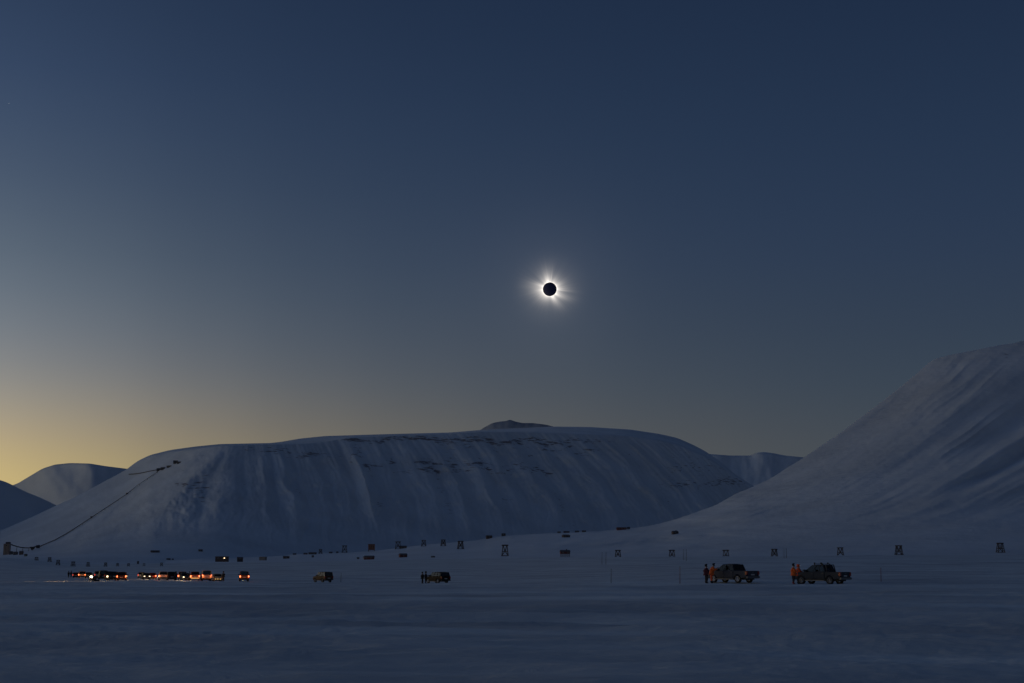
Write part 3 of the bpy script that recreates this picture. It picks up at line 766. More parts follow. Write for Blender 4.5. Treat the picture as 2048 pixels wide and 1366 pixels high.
def car(name, kind, px, D, a, col, label, tail=False, head=False, dim=False, rim='alloy', group='cars parked along the snow road', detail=True, glass=None, metal=.4, cat=None, extra=None):
    k = KINDS[kind]; q = kind_meshes(kind)
    x = (px-1024)/2882*D; z = float(gz(x, D))
    rz = math.radians(180-a)
    t = empty(name, (x, D, z), rz, label, cat or {'pickup': 'pickup truck', 'suv': 'car', 'jeep': 'car', 'estate': 'car', 'hatch': 'car', 'van': 'van'}[kind], group)
    pm = paint(col, metal=metal)
    body = link('body', q['body'], pm, t)
    link('cabin_frame', q['cabin_frame'], pm, t); link('roof', q['roof'], pm, t)
    link('underbody', q['chassis'], M['black_plastic'], t)
    if k['bed']:
        bed = empty_part('cargo_bed', t, (0, 0, 0))
        link('bed_side', q['side_l'], pm, bed); link('bed_side', q['side_r'], pm, bed); link('bed_floor', q['bed_floor'], M['black_plastic'], bed); link('bulkhead', q['bulkhead'], pm, bed)
        tg = link('tailgate', q['tailgate'], pm, t)
        link('handle', box_me('handle', (-k['L']/2-.02, -.12, k['belt']-.2), (-k['L']/2+.001, .12, k['belt']-.14)), M['chrome'], tg)
    for nm, me in q['panes']: link(nm, me, glass or M['glass'], t)
    for i, (dm, hm) in enumerate(q['doors']):
        d = link('door', dm, pm, t); link('door_handle', hm, M['chrome'], d)
    for (wx, sg) in ((k['xf'], 1), (k['xf'], -1), (k['xr'], 1), (k['xr'], -1)):
        w = empty_part('wheel', t, (wx, sg*(k['W']/2-.13), k['r']), (0, 0, 0 if sg > 0 else math.pi))
        link('tyre', q['tyre'], M['rubber'], w); link('rim', q['rim'], M[rim], w)
    for s_ in ('l', 'r'):
        link('headlight', q['head_'+s_], M['head_on'] if head else M['lamp_clear'], t)
        tl = link('tail_light', q['tail_'+s_], (M['tail_dim'] if dim else M['tail_red']) if tail else M['lamp_red'], t)
        link('bulb', q['core_'+s_], M['tail_core'] if (tail and not dim) else (M['tail_dim'] if dim else M['lamp_red']), tl)
        link('wing_mirror', q['mirror_'+s_], pm, t)
        if kind in ('pickup', 'suv', 'jeep'): link('side_step', q['step_'+s_], M['grey_trim'], t)
    link('front_bumper', q['front_bumper'], pm, t)
    link('rear_bumper', q['rear_bumper'], M['chrome'] if kind == 'pickup' else M['black_plastic'], t)
    link('grille', q['grille'], M['black_plastic'], t); link('number_plate', q['plate'], M['plate'], t)
    rows_ = [k['wb']-1.15] if kind == 'pickup' else [k['wb']-1.25, k['wb']-2.15]
    if kind == 'pickup': rows_ = [.02, -.80]
    for xs_ in rows_:
        for y in (.38, -.38): link('seat', q['seat'], M['seat'], t, (xs_, y, .62))
    return t

def beam(parent, x, y, z, yaw=0., down=4., energy=120., size=60., col=(1, .64, .30)):
    d = bpy.data.lights.new('headlamp_beam', 'SPOT'); d.energy = energy; d.spot_size = math.radians(size); d.spot_blend = .8; d.color = col; d.shadow_soft_size = .12
    o = bpy.data.objects.new('headlamp_beam', d); C.objects.link(o); o.parent = parent
    v = Vector((math.cos(math.radians(yaw)), math.sin(math.radians(yaw)), -math.tan(math.radians(down))))
    o.location = (x, y, z); o.rotation_euler = (-v).to_track_quat('Z', 'Y').to_euler()
    return o

# the two pick-ups on the right
pk1 = car('pickup_truck', 'pickup', 1464, 138.5, 51, (.075, .08, .10), 'dark pickup with plain roof and bright alloy wheels, behind a dark-clad and an orange-clad person', group='pickup trucks on the snow')
pk2 = car('pickup_truck', 'pickup', 1642, 134, 46, (.055, .062, .075), 'dark pickup truck with roof bars and lamps, parked farthest right beside two people in orange', rim='steel_rim', group='pickup trucks on the snow')
k = KINDS['pickup']
# fittings of the second one: light bar, roof rails and roll hoop
hoop = bmesh.new()
yy = k['W']/2-.22
for a, b in (((-1.12, yy, 1.14), (-.98, yy-.06, 1.78)), ((-1.12, -yy, 1.14), (-.98, -yy+.06, 1.78)), ((-.98, -yy+.04, 1.78), (-.98, yy-.04, 1.78))):
    add_bar(hoop, a, b, .07)
link('roll_hoop', mesh_of(hoop, 'roll_hoop'), M['dark_metal'], pk2)
for x_ in (.22, -.55):
    cb = link('roof_bar', bar_me('roof_bar', (x_, -.72, 1.87), (x_, .72, 1.87), .06, .05), M['dark_metal'], pk2)
    for s_ in (1, -1): link('bar_foot', box_me('bar_foot', (x_-.05, s_*.66-.03, 1.735), (x_+.05, s_*.66+.03, 1.85)), M['black_plastic'], cb)
for x_, y_ in ((.27, .52), (.27, -.52), (-.5, .5), (-.5, -.5)):
    sl = link('roof_lamp', cyl_me('roof_lamp', (x_, y_, 1.94), (x_+.10, y_, 1.94), .055, .065, 14), M['black_plastic'], pk2)
    link('lamp_lens', cyl_me('lamp_lens', (x_+.101, y_, 1.94), (x_+.112, y_, 1.94), .06, .055, 14), M['lamp_clear'], sl)
link('aerial', cyl_me('aerial', (.9, -.75, 1.12), (.78, -.75, 1.72), .008, .005, 6), M['black_plastic'], pk2)

# lone cars in the middle
s3 = car('parked_car', 'suv', 875, 233, 52, (.014, .009, .013), 'dark maroon off-road car alone in the middle with dim figures at its nose', group='lone cars on the snow')
s4 = car('parked_car', 'jeep', 646, 262, 52, (.10, .055, .035), 'small boxy brown off-road car standing alone with no lights on', group='lone cars on the snow', rim='steel_rim')

# the long row of cars with their lamps on
ROW = [
 ('hatch', 152, 392, 74, (.25, .05, .03), 'small red hatchback, first car of the lit row beside two standing dark figures', dict(tail=True, dim=True)),
 ('suv', 165, 380, 76, (.30, .30, .22), 'pale olive off-road car near the left end of the row with one bright red lamp', dict(tail=True)),
 ('hatch', 178, 375, 74, (.06, .08, .075), 'dark green-grey hatchback with unlit lamps behind the white snowmobile lamp', dict()),
 ('suv', 196, 350, 72, (.35, .32, .28), 'silver-beige off-road car directly above the dazzling snowmobile lamp', dict(tail=True, dim=True)),
 ('van', 206, 330, 70, (.03, .028, .035), 'unlit dark van standing right of the dazzling white lamp', dict()),
 ('suv', 218, 306, 76, (.025, .022, .03), 'tall black off-road car without lamps, left of the two amber-lit cars', dict()),
 ('suv', 231, 318, 76, (.25, .24, .24), 'grey off-road car half hidden, its left lamp glowing orange', dict(tail=True)),
 ('suv', 244.5, 290, 78, (.05, .03, .03), 'black off-road car ending the first cluster with two amber lamps', dict(tail=True)),
 ('estate', 283, 355, 75, (.35, .30, .30), 'pale estate car starting the second cluster with washed red lamps', dict(tail=True, dim=True)),
 ('estate', 305, 338, 77, (.28, .05, .04), 'low red estate car with two red lamps beside a white headlight', dict(tail=True)),
 ('suv', 326, 308, 74, (.38, .38, .40), 'silver-grey off-road car with one orange lamp left of the dark maroon one', dict(tail=True)),
 ('suv', 343, 300, 73, (.06, .02, .025), 'dark maroon off-road car with unlit lamps in the second cluster', dict(dim=False)),
 ('suv', 365, 302, 77, (.32, .32, .32), 'light grey off-road car whose low side gleams white in the cluster', dict(tail=True)),
 ('suv', 390, 291, 77, (.26, .12, .09), 'brown-red off-road car with two amber lamps over a golden lit bumper', dict(tail=True)),
 ('van', 412, 292, 73, (.42, .38, .36), 'pale high-sided van with dark rear showing one pinkish lamp', dict(tail=True)),
 ('hatch', 434, 287, 72, (.40, .34, .26), 'pale hatchback washed by golden light at the right end of the cluster', dict(tail=False)),
 ('jeep', 488, 276, 77, (.10, .06, .05), 'dark boxy car parked apart, just right of the cluster, with two amber lamps', dict(tail=True)),
]
cars = []
for (kd, px, D, a, col, lab, kw) in ROW:
    cars.append(car('parked_car' if kd != 'van' else 'parked_van', kd, px, D, a, col, lab, group='cars of the lit row on the snow road', rim='steel_rim', metal=.2, **kw))
# an estate facing the camera with its headlights on
onc = car('parked_car', 'hatch', 292, 335, 248, (.08, .05, .05), 'dark hatchback facing the viewer with a white headlight in the second cluster', head=True, group='cars of the lit row on the snow road', rim='steel_rim')
beam(onc, 2.15, .55, .75, 14, 4, 1100, 80); beam(onc, 2.15, -.55, .75, -14, 4, 1100, 80)
onc2 = car('parked_car', 'suv', 225, 288, 262, (.04, .04, .045), 'dark off-road car facing the viewer, one white lamp low beside the amber-lit pair', group='cars of the lit row on the snow road', rim='steel_rim')
link('lamp_lens', box_me('lamp_lens', (2.345, -.80, .70), (2.40, -.50, .98), .03), M['head_on'], onc2); beam(onc2, 2.45, -.6, .8, -20, 4, 2000, 90)
onc3 = car('parked_car', 'estate', 371, 292, 250, (.12, .12, .12), 'low grey estate car facing the viewer with two glaring white headlights', head=True, group='cars of the lit row on the snow road', rim='steel_rim')
beam(onc3, 2.4, .55, .7, 25, 4, 1300, 90); beam(onc3, 2.4, -.55, .7, -25, 4, 1300, 90)
for c_, w_, e_ in ((cars[7], 0, 2500), (cars[3], 30, 1400), (cars[9], 0, 1400), (cars[12], 0, 1200), (cars[16], 0, 300)):
    beam(c_, 2.5, .5, .8, w_, 4, e_, 80); 
# the tail lamps' own light on the snow and the neighbours
for (kd, px_, D_, a_, col_, lab_, kw), c_ in zip(ROW, cars):
    if kw.get('tail') and not kw.get('dim'):
        for s_ in (1, -1):
            d = bpy.data.lights.new('tail_lamp', 'POINT'); d.energy = 11; d.color = (1, .24, .06); d.shadow_soft_size = .1
            o = bpy.data.objects.new('tail_lamp', d); C.objects.link(o); o.parent = c_; o.location = (-KINDS[kd]['L']/2-.28, s_*(KINDS[kd]['W']/2-.1), .85)
# golden headlight glow on bumper and tail, painted as added emissive panels
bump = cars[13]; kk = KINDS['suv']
link('painted_bumper_glow', box_me('painted_bumper_glow', (-kk['L']/2-.155, -.8, kk['sill']+.01), (-kk['L']/2-.135, .8, kk['sill']+.15)), M['painted_gold_glow'], bump)  # emissive strip painting the light that falls on this bumper
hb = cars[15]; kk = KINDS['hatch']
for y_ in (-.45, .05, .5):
    link('painted_tail_glow', box_me('painted_tail_glow', (-kk['L']/2-.16, y_-.12, .40), (-kk['L']/2-.135, y_+.12, .53), .01), M['painted_gold_glow'], hb)  # no lamps: added glowing panels for the golden light on the tail

# ------------------------------------------------------------------ people
def skin_me(name, verts, edges, rad, sub=1):
    me = bpy.data.meshes.new(name+'_cage'); me.from_pydata(verts, edges, []); me.update()
    o = bpy.data.objects.new(name+'_cage', me); C.objects.link(o)
    sk = o.modifiers.new('skin', 'SKIN'); sk.use_smooth_shade = True
    for i, v in enumerate(me.skin_vertices[0].data):
        r = rad[i]; v.radius = r if isinstance(r, tuple) else (r, r); v.use_root = (i == 0)
    if sub: o.modifiers.new('sub', 'SUBSURF').levels = sub; o.modifiers['sub'].render_levels = sub
    dg = bpy.context.evaluated_depsgraph_get(); dg.update()
    out = bpy.data.meshes.new_from_object(o.evaluated_get(dg)); out.name = name
    bpy.data.objects.remove(o); bpy.data.meshes.remove(me)
    return out
_pcache = {}
def person_meshes(pose):
    if pose in _pcache: return _pcache[pose]
    # facing +x; y is the person's left
    lean = {'stand': 0., 'bend': .32, 'lookup': -.05, 'hands': .05}[pose]
    def tilt(p, piv=.95):
        x, y, z = p
        if z <= piv: return (x, y, z)
        dz = z-piv; return (x+dz*math.sin(lean), y, piv+dz*math.cos(lean))
    if pose == 'stand': arms = lambda s: [(0, s*.19, 1.42), (-.01, s*.25, 1.14), (.08, s*.25, .90), (.11, s*.25, .84)]
    elif pose == 'hands': arms = lambda s: [(0, s*.19, 1.42), (.05, s*.27, 1.17), (.27, s*.14, 1.18), (.34, s*.10, 1.20)]
    elif pose == 'bend': arms = lambda s: [(0, s*.19, 1.42), (.20, s*.27, 1.20), (.40, s*.12, 1.34), (.45, s*.07, 1.40)]
    else: arms = lambda s: [(0, s*.19, 1.42), (.10, s*.30, 1.25), (.20, s*.10, 1.50), (.19, s*.06, 1.56)]
    q = {}
    def chain(pts): return [tilt(p) for p in pts]
    # continuous body
    v = chain([(0, 0, .95), (0, 0, 1.15), (0, 0, 1.38), (0, 0, 1.50), (.01, 0, 1.57), (.03, 0, 1.66), (.02, 0, 1.73)])
    e = [(0,1),(1,2),(2,3),(3,4),(4,5),(5,6)]; r = [(.15,.12),(.14,.11),(.16,.11),.06,.065,.095,.07]
    for s in (1, -1):
        i = len(v); a = chain(arms(s)); v += a; e += [(2, i), (i, i+1), (i+1, i+2), (i+2, i+3)]; r += [.06, .047, .032, .04]
        d = (Vector(a[3])-Vector(a[2])).normalized(); side = Vector((0, 1, 0))*s
        oth = d.cross(side).normalized()
        for f_, (of, ln) in enumerate(((.033, .075), (.011, .085), (-.011, .08), (-.033, .062))):
            b0 = Vector(a[3])+oth*of+d*.03; j = len(v)
            v += [tuple(b0), tuple(b0+d*ln*.6-side*.012), tuple(b0+d*ln-side*.035)]; e += [(i+3, j), (j, j+1), (j+1, j+2)]; r += [.010, .009, .008]
        b0 = Vector(a[3])+oth*.035-d*.01; j = len(v)
        v += [tuple(b0+oth*.02), tuple(b0+oth*.045+d*.03)]; e += [(i+3, j), (j, j+1)]; r += [.011, .009]
        i = len(v); v += [(0, s*.10, .90), (.02, s*.12, .50), (-.02, s*.13, .09), (.13, s*.14, .045)]; e += [(0, i), (i, i+1), (i+1, i+2), (i+2, i+3)]; r += [.10, .065, .045, .04]
    # nose
    j = len(v); hd = tilt((.12, 0, 1.65)); v.append(hd); e.append((5, j)); r.append(.016)
    q['body'] = skin_me('body', v, e, r)
    # jacket
    v = chain([(0, 0, 1.0), (0, 0, .84), (0, 0, 1.20), (0, 0, 1.42), (0, 0, 1.50)]); e = [(0,1),(0,2),(2,3),(3,4)]; r = [(.25,.22),(.25,.22),(.26,.21),(.24,.19),(.12,.12)]
    for s in (1, -1):
        i = len(v); a = chain(arms(s))[:3]; v += a; e += [(3, i), (i, i+1), (i+1, i+2)]; r += [.125, .108, .08]
    q['jacket'] = skin_me('jacket', v, e, r)
    v = [(0, 0, .95), (0, 0, .90)]; e = [(0, 1)]; r = [(.19,.16), (.18,.15)]
    for s in (1, -1):
        i = len(v); v += [(.0, s*.10, .82), (.025, s*.125, .50), (-.01, s*.135, .20)]; e += [(1, i), (i, i+1), (i+1, i+2)]; r += [.125, .10, .085]
    q['trousers'] = skin_me('trousers', v, e, r)
    for s, nm in ((1, 'bl'), (-1, 'br')):
        q[nm] = skin_me('boot', [(-.02, s*.135, .24), (-.02, s*.135, .07), (.14, s*.145, .055)], [(0,1),(1,2)], [.085, .07, (.06, .05)])
    q['hat'] = skin_me('hat', chain([(.015, 0, 1.74), (.0, 0, 1.69)]) + [tilt((.0, 0, 1.78))], [(0,1),(0,2)], [.118, .115, .09])
    q['hood'] = skin_me('hood', chain([(-.015, 0, 1.70), (-.03, 0, 1.58), (-.01, 0, 1.77)]), [(0,1),(0,2)], [.135, .13, .10])
    q['camera'] = None
    _pcache[pose] = q
    return q
ORANGE = principled('orange_suit', (.85, .15, .02), .7, noise=(6, .2))
REDO = principled('red_orange_suit', (.74, .095, .025), .7, noise=(6, .2))
WINE = principled('dark_wine_jacket', (.09, .015, .03), .8)
NAVY = principled('dark_navy_cloth', (.015, .018, .03), .85)
BLACKC = principled('black_cloth', (.012, .011, .013), .85)
REDB = principled('red_trousers', (.22, .03, .03), .8)
def person(px, D, face, pose, jacket, trousers, head, headm, label, scale=1.0, band=False, boots=None, group=None, lamp=False):
    x = (px-1024)/2882*D; z = float(gz(x, D)); q = person_meshes(pose)
    t = empty('person', (x, D, z), math.radians(face), label, 'person', group); t.scale = (scale,)*3
    link('body', q['body'], M['skin'], t)
    link('jacket', q['jacket'], jacket, t); link('trousers', q['trousers'], trousers, t)
    link('boot', q['bl'], boots or BLACKC, t); link('boot', q['br'], boots or BLACKC, t)
    link('hood' if head == 'hood' else 'hat', q[head], headm, t)
    if band:
        for s in (1, -1): link('reflective_band', cyl_me('reflective_band', (-.005, s*.134, .30), (.003, s*.133, .36), .118, .118, 16), M['fluoro'], t)
    if lamp: link('head_torch', box_me('head_torch', (.10, -.06, 1.70), (.17, .06, 1.78), .02), principled('torch', (.8, .8, .8), .3, 0, (1, .95, .85), .5), t)
    return t
person(1412.5, 137, 20, 'stand', WINE, BLACKC, 'hat', BLACKC, 'person in dark wine jacket and black trousers, the leftmost of the pickup watchers', .97)
person(1422.5, 138, 0, 'bend', ORANGE, REDO, 'hat', NAVY, 'person in full orange suit leaning at the nose of the plain-roofed pickup', 1.05)
person(1586.5, 133, 0, 'hands', ORANGE, NAVY, 'hat', BLACKC, 'person in orange jacket and dark trousers with red boots, left of its pair', 1.03, boots=REDB)
person(1596.5, 135, 10, 'hands', REDO, NAVY, 'hood', REDO, 'person in red-orange hooded jacket with pale head torch by the roof-barred pickup', 1.0, lamp=True)
person(845, 229, 30, 'stand', BLACKC, BLACKC, 'hat', BLACKC, 'black-clad person at the far left of the maroon car', 1.0)
person(851.5, 231, 0, 'hands', NAVY, BLACKC, 'hood', BLACKC, 'dark hooded person standing nearer the bonnet of the maroon car', 1.05)
person(137.3, 405, 60, 'stand', BLACKC, BLACKC, 'hat', BLACKC, 'black figure standing at the left end of the car row, outer one', 1.0, group='people by the car row')
person(142.3, 402, 90, 'stand', NAVY, BLACKC, 'hat', BLACKC, 'dark figure of the left end pair, next to the red hatchback', 1.0, group='people by the car row')
person(447, 284, 150, 'stand', BLACKC, BLACKC, 'hat', BLACKC, 'dark figure at the right end of the cluster beside the golden lit hatchback', 1.05, group='people by the car row')
person(352, 294, 70, 'stand', NAVY, BLACKC, 'hood', BLACKC, 'dark hooded figure between the maroon and the white gleaming car', 1.05, group='people by the car row')
person(379, 290, 200, 'hands', BLACKC, BLACKC, 'hat', BLACKC, 'dark figure left of the car with the golden lit bumper', .98, group='people by the car row')

# ------------------------------------------------------------------ snowmobile with its lamp on
def snowmobile(px, D, face, label):
    x = (px-1024)/2882*D; z = float(gz(x, D))
    t = empty('snowmobile', (x, D, z), math.radians(face), label, 'snowmobile')
    pm = paint((.04, .035, .04))
    link('hull', prism_me('hull', [(-.3, .35), (.9, .30), (1.15, .48), (.95, .75), (.35, .98), (.05, .86), (-.3, .6)], -.36, .36, .05, lambda c: Vector((c.x, c.y*(1-.35*max(0, c.z-.5)), c.z))), pm, t)
    link('seat', prism_me('seat', [(-1.35, .62), (-.1, .62), (.0, .84), (-.5, .80), (-1.3, .86)], -.19, .19, .04), M['seat'], t)
    link('track', prism_me('track', [(-1.35, .08), (-1.5, .22), (-1.35, .42), (.3, .40), (.1, .02), (-1.1, .0)], -.20, .20, .03), M['rubber'], t)
    link('windshield', prism_me('windshield', [(.42, .96), (.46, .96), (.18, 1.32), (.15, 1.32)], -.24, .24, .01), M['glass'], t)
    hb_ = bmesh.new(); add_bar(hb_, (.15, 0, .85), (.02, 0, 1.08), .05); add_bar(hb_, (.02, -.36, 1.10), (.02, .36, 1.10), .04)
    link('handlebar', mesh_of(hb_, 'handlebar'), M['dark_metal'], t)
    for s in (1, -1):
        sk = link('ski', prism_me('ski', [(.15, .0), (1.25, .0), (1.5, .17), (1.46, .20), (1.2, .04), (.15, .04)], s*.48-.07, s*.48+.07, .01), M['black_plastic'], t)
        link('ski_strut', bar_me('ski_strut', (.75, s*.48, .04), (.70, s*.26, .45), .06), M['dark_metal'], sk)
    link('headlight', box_me('headlight', (.72, -.22, .86), (.86, .22, 1.06), .04), principled('snowmobile_lamp', (.9, .9, .8), .2, 0, (1, .85, .60), 16), t)
    return t
sm = snowmobile(188.5, 262, 248, 'dark snowmobile with dazzling white headlamp in front of the car row')
beam(sm, .95, 0, .98, -14, 5, 16000, 70)
beam(sm, .95, 0, .98, 40, 5, 1500, 110)

# ------------------------------------------------------------------ road stakes
def stake(px, D, h, label, m, group, cross=False):
    x = (px-1024)/2882*D; z = float(gz(x, D))
    t = empty('snow_stake', (x, D, z-.05), 0, label, 'stake', group)
    link('pole', cyl_me('pole', (0, 0, 0), (.02*h, 0, h), .035*max(1, D/200), .025*max(1, D/200), 7), m, t)
    link('tip', cyl_me('tip', (.02*h, 0, h), (.021*h, 0, h+.06*h), .030*max(1, D/200), .028*max(1, D/200), 7), M['wood'], t)
STK = principled('stake_red', (.16, .03, .05), .7)
stake(1222, 150, 1.45, 'thin bare stake upright in the snow, left of both pickups and taller road stake', M['dark_wood'], 'stakes along the snow road')
stake(1359.5, 134, 1.55, 'reddish stake leaning slightly just left of the plain-roofed pickup', STK, 'stakes along the snow road')
stake(1761.5, 140, 1.35, 'single reddish stake standing alone right of the roof-barred pickup', STK, 'stakes along the snow road')
stake(682, 270, 1.7, 'faint grey stake to the right of the boxy brown car', M['dark_wood'], 'stakes along the snow road')
for px, py, h, lab in ((1204, 1130, 4.6, 'first thin pole of the pair below the moraine cabins'), (1212, 1130, 4.6, 'second thin pole of the pair below the moraine cabins'),
                       (1368, 1121, 5.5, 'left slim pole of the pair beside the dark trestle above the left pickup'), (1373, 1122, 5.5, 'right slim pole of the pair beside the dark trestle above the left pickup'),
                       (1569, 1116, 5.8, 'left slim pole of the pair between the two pickups'), (1574, 1116, 5.8, 'right slim pole of the pair between the two pickups')):
    stake(px, ground_depth(px, py, 300, 1500), h, lab, M['dark_wood'], 'slim paired poles')

# ------------------------------------------------------------------ ropeway trestles
def trestle_parts(w, h):
    """braced timber tower: wide cap beam, four splayed legs, inner struts fanning up"""
    b = w*.5; tpw = w*.40; dp = w*.42; g = w*.085; P_ = []
    for sx in (1, -1):
        for sy in (1, -1): P_.append(('leg', (sx*b, sy*dp, -1.2), (sx*tpw*.8, sy*dp*.35, h), g))
    for sy in (1, -1):
        P_.append(('cross_beam', (-b*.86, sy*dp*.72, h*.42), (b*.86, sy*dp*.72, h*.42), g*1.1))
        P_.append(('strut', (-b*.05, sy*dp*.70, h*.43), (-tpw*.62, sy*dp*.4, h*.97), g*.9)); P_.append(('strut', (b*.05, sy*dp*.70, h*.43), (tpw*.62, sy*dp*.4, h*.97), g*.9))
        P_.append(('brace', (-b*.95, sy*dp*.95, h*.06), (-b*.1, sy*dp*.75, h*.41), g*.8)); P_.append(('brace', (b*.95, sy*dp*.95, h*.06), (b*.1, sy*dp*.75, h*.41), g*.8))
        P_.append(('foot_beam', (-b*1.08, sy*dp, h*.03), (b*1.08, sy*dp, h*.03), g*1.1))
    P_.append(('cap_beam', (-b*1.0, 0, h), (b*1.0, 0, h), g*1.9))
    P_.append(('saddle', (0, -dp*.5, h*1.0+g*.4), (0, dp*.5, h*1.0+g*.4), g*1.3))
    return P_
_tc = {}
def trestle(px, top, bot, label, where='auto', w_ratio=.78, m=None, big=True):
    D = None
    if where in SAMPLERS:
        D, lo, hi = surf_depth(where, px, bot)
    else:
        D, lo, hi = surf_depth('mountain_slope', px, bot) if px > 420 else (0, 0, 0)
        if px <= 420 or bot >= hi: D = ground_depth(px, bot, 900, 2500)
    h = (bot-top)*D/F; w = h*w_ratio
    x, y, z = P(px, bot, D)
    if where not in SAMPLERS and (px <= 420): z = float(gz(x, y))
    t = empty('ropeway_trestle', (x, y, z), random.Random(int(px)).uniform(-.25, .25), label, 'trestle', 'old timber ropeway trestles')
    key = 'big' if h > 9 else 'small'
    if key not in _tc:
        _tc[key] = [(n, bar_me(n, a, b, g)) for n, a, b, g in trestle_parts(7.0, 9.5)]
    s = h/9.5
    for n, me in _tc[key]:
        link(n, me, m or M['wood'], t)
    t.scale = (s*w_ratio/.74, s*w_ratio/.74, s)
    return t
random.seed(4)
TR = [(2001, 1087, 1105, 'wooden trestle at the far right edge, beyond every other tower'), (1798, 1092, 1110, 'wooden trestle standing right of the roof-barred pickup, second from the right edge'),
      (1681, 1096, 1112, 'wooden trestle above the load bed of the roof-barred pickup'), (1549, 1099, 1115, 'wooden trestle between the pickups, just left of two slim poles'),
      (1452, 1101, 1118, 'wooden trestle right above the cab of the plain-roofed pickup'), (1344, 1101, 1117, 'dark trestle just left of two slim poles and right of the moraine foot'),
      (1236, 1101, 1116, 'dark trestle alone on the snow right of the raised red cabin'), (1010, 1091, 1112, 'tallest narrow trestle on the bench slope below the maroon hut'),
      (921, 1083, 1098, 'trestle just under the crest, right-hand of the crest trio'), (886.5, 1080, 1092, 'trestle on the crest line, middle one of the crest trio'),
      (847.5, 1081, 1092.5, 'trestle on the crest line, left-hand of the crest trio'), (796, 1084, 1098, 'small trestle beside the dark shed on the crest'),
      (689, 1092, 1105, 'trestle silhouetted against the mountain, left of the ochre tower'), (641, 1099, 1107.5, 'tiny trestle over the low huts on the left of the crest')]
for px, a, b, lab in TR: trestle(px, a, b, lab, w_ratio=.62 if px == 1010 else .78)
TL = [(73, 1112, 1120.5), (99, 1117, 1125), (116, 1120, 1129), (146, 1123, 1132.5), (176, 1125, 1132.5), (211, 1125, 1132), (235, 1125, 1131), (257, 1125, 1131), (288, 1125, 1131), (323, 1124, 1130.5)]
TLn = ['first and highest trestle right of the coal plant', 'second trestle after the coal plant, where the bank slopes down', 'third trestle down the bank from the coal plant', 'blocky trestle above the two dark figures at the row end',
       'A-shaped trestle above the pale olive car', 'A-shaped trestle above the dark van', 'faint trestle above the amber-lit pair of cars', 'faint trestle just past the end of the first cluster', 'faint trestle above the pale estate car', 'rightmost of the faint left trestles, above the silver-grey off-road car']
for (px, a, b), lab in zip(TL, TLn): trestle(px, a-.5, b, lab, m=M['dark_wood'])

# ------------------------------------------------------------------ cabins
def place(px, py):
    D, lo, hi = surf_depth('mountain_slope', px, py) if px > 335 else (0, 0, -1)
    if px > 335 and lo-2.5 <= py < hi: return D
    return ground_depth(px, py, 700, 2600)
def cabin(px, py, wpx, hpx, colour, label, rot=.2, roof='roof_dark', depth=.6, D=None, lit=None, chimney=False, snow=False, name='cabin', cat='cabin', stilts=0, shed=False, group='cabins scattered over the snow'):
    D = D or place(px, py); k = D/F
    x, y, z = P(px, py, D); w, h = wpx*k*.92, hpx*k*.9; dp = max(w*depth, 3.)
    t = empty(name, (x, y, z), rot, label, cat, group)
    z0 = stilts*k; sink = -2.5 if not stilts else z0
    hw = h*(.66 if not shed else .9)
    # gable wall prism: ridge along x
    pts = [(-dp/2, sink), (dp/2, sink), (dp/2, z0+hw), (0, z0+h-.05), (-dp/2, z0+hw)] if not shed else [(-dp/2, sink), (dp/2, sink), (dp/2, z0+h-.1), (-dp/2, z0+hw-.1)]
    bm = bmesh.new()
    A = [bm.verts.new((-w/2, p, q)) for p, q in pts]; B = [bm.verts.new((w/2, p, q)) for p, q in pts]
    bm.faces.new(A); bm.faces.new(B[::-1])
    for i in range(len(pts)): bm.faces.new((A[i], B[i], B[(i+1)%len(pts)], A[(i+1)%len(pts)]))
    link('wall', mesh_of(bm, 'wall'), M[colour], t)
    ov = .03*w; th_ = .3
    bm = bmesh.new()
    if not shed:
        rp = [(-dp/2-.6, z0+hw-.35), (0, z0+h+.02), (dp/2+.6, z0+hw-.35), (dp/2+.6, z0+hw-.35+th_), (0, z0+h+th_), (-dp/2-.6, z0+hw-.35+th_)]
    else:
        rp = [(-dp/2-.6, z0+hw-.08), (dp/2+.6, z0+h-.05), (dp/2+.6, z0+h+th_), (-dp/2-.6, z0+hw+th_)]
    A = [bm.verts.new((-w/2-ov, p, q)) for p, q in rp]; B = [bm.verts.new((w/2+ov, p, q)) for p, q in rp]
    bm.faces.new(A); bm.faces.new(B[::-1])
    for i in range(len(rp)): bm.faces.new((A[i], B[i], B[(i+1)%len(rp)], A[(i+1)%len(rp)]))
    rf = link('roof', mesh_of(bm, 'roof'), M['roof_snow'] if snow else M[roof], t)
    if chimney: link('chimney', box_me('chimney', (w*.12, -.5, z0+h-.4), (w*.12+1.2, .5, z0+h+1.3)), M['dark_metal'], rf)
    nwin = max(1, int(w//5))
    for i in range(nwin):
        wx = -w/2 + w*(i+.5)/nwin; ww = min(1.4, w*.12); wh = hw*.34
        f = link('window', box_me('window', (wx-ww/2-.12, -dp/2-.08, z0+hw*.36), (wx+ww/2+.12, -dp/2+.03, z0+hw*.36+wh+.24)), M['white'], t)
        is_lit = lit is not None and abs((i+.5)/nwin-lit) < .5/nwin
        link('pane', box_me('pane', (wx-ww/2, -dp/2-.13, z0+hw*.36+.12), (wx+ww/2, -dp/2-.085, z0+hw*.36+.12+wh)), M['win_lit'] if is_lit else M['pane'], f)
    if not shed: link('door', box_me('door', (w*.5-1.6, -dp/2-.07, max(sink, z0)), (w*.5-.6, -dp/2+.02, max(z0, 0)+min(2.0, hw*.85))), M['dark_wood'], t)
    if stilts:
        for i in range(5):
            for sy in (-1, 1):
                sx = -w*.45+w*.9*i/4; link('stilt', bar_me('stilt', (sx, sy*dp*.42, -2), (sx, sy*dp*.42, z0), .45), M['wood'], t)
    return t
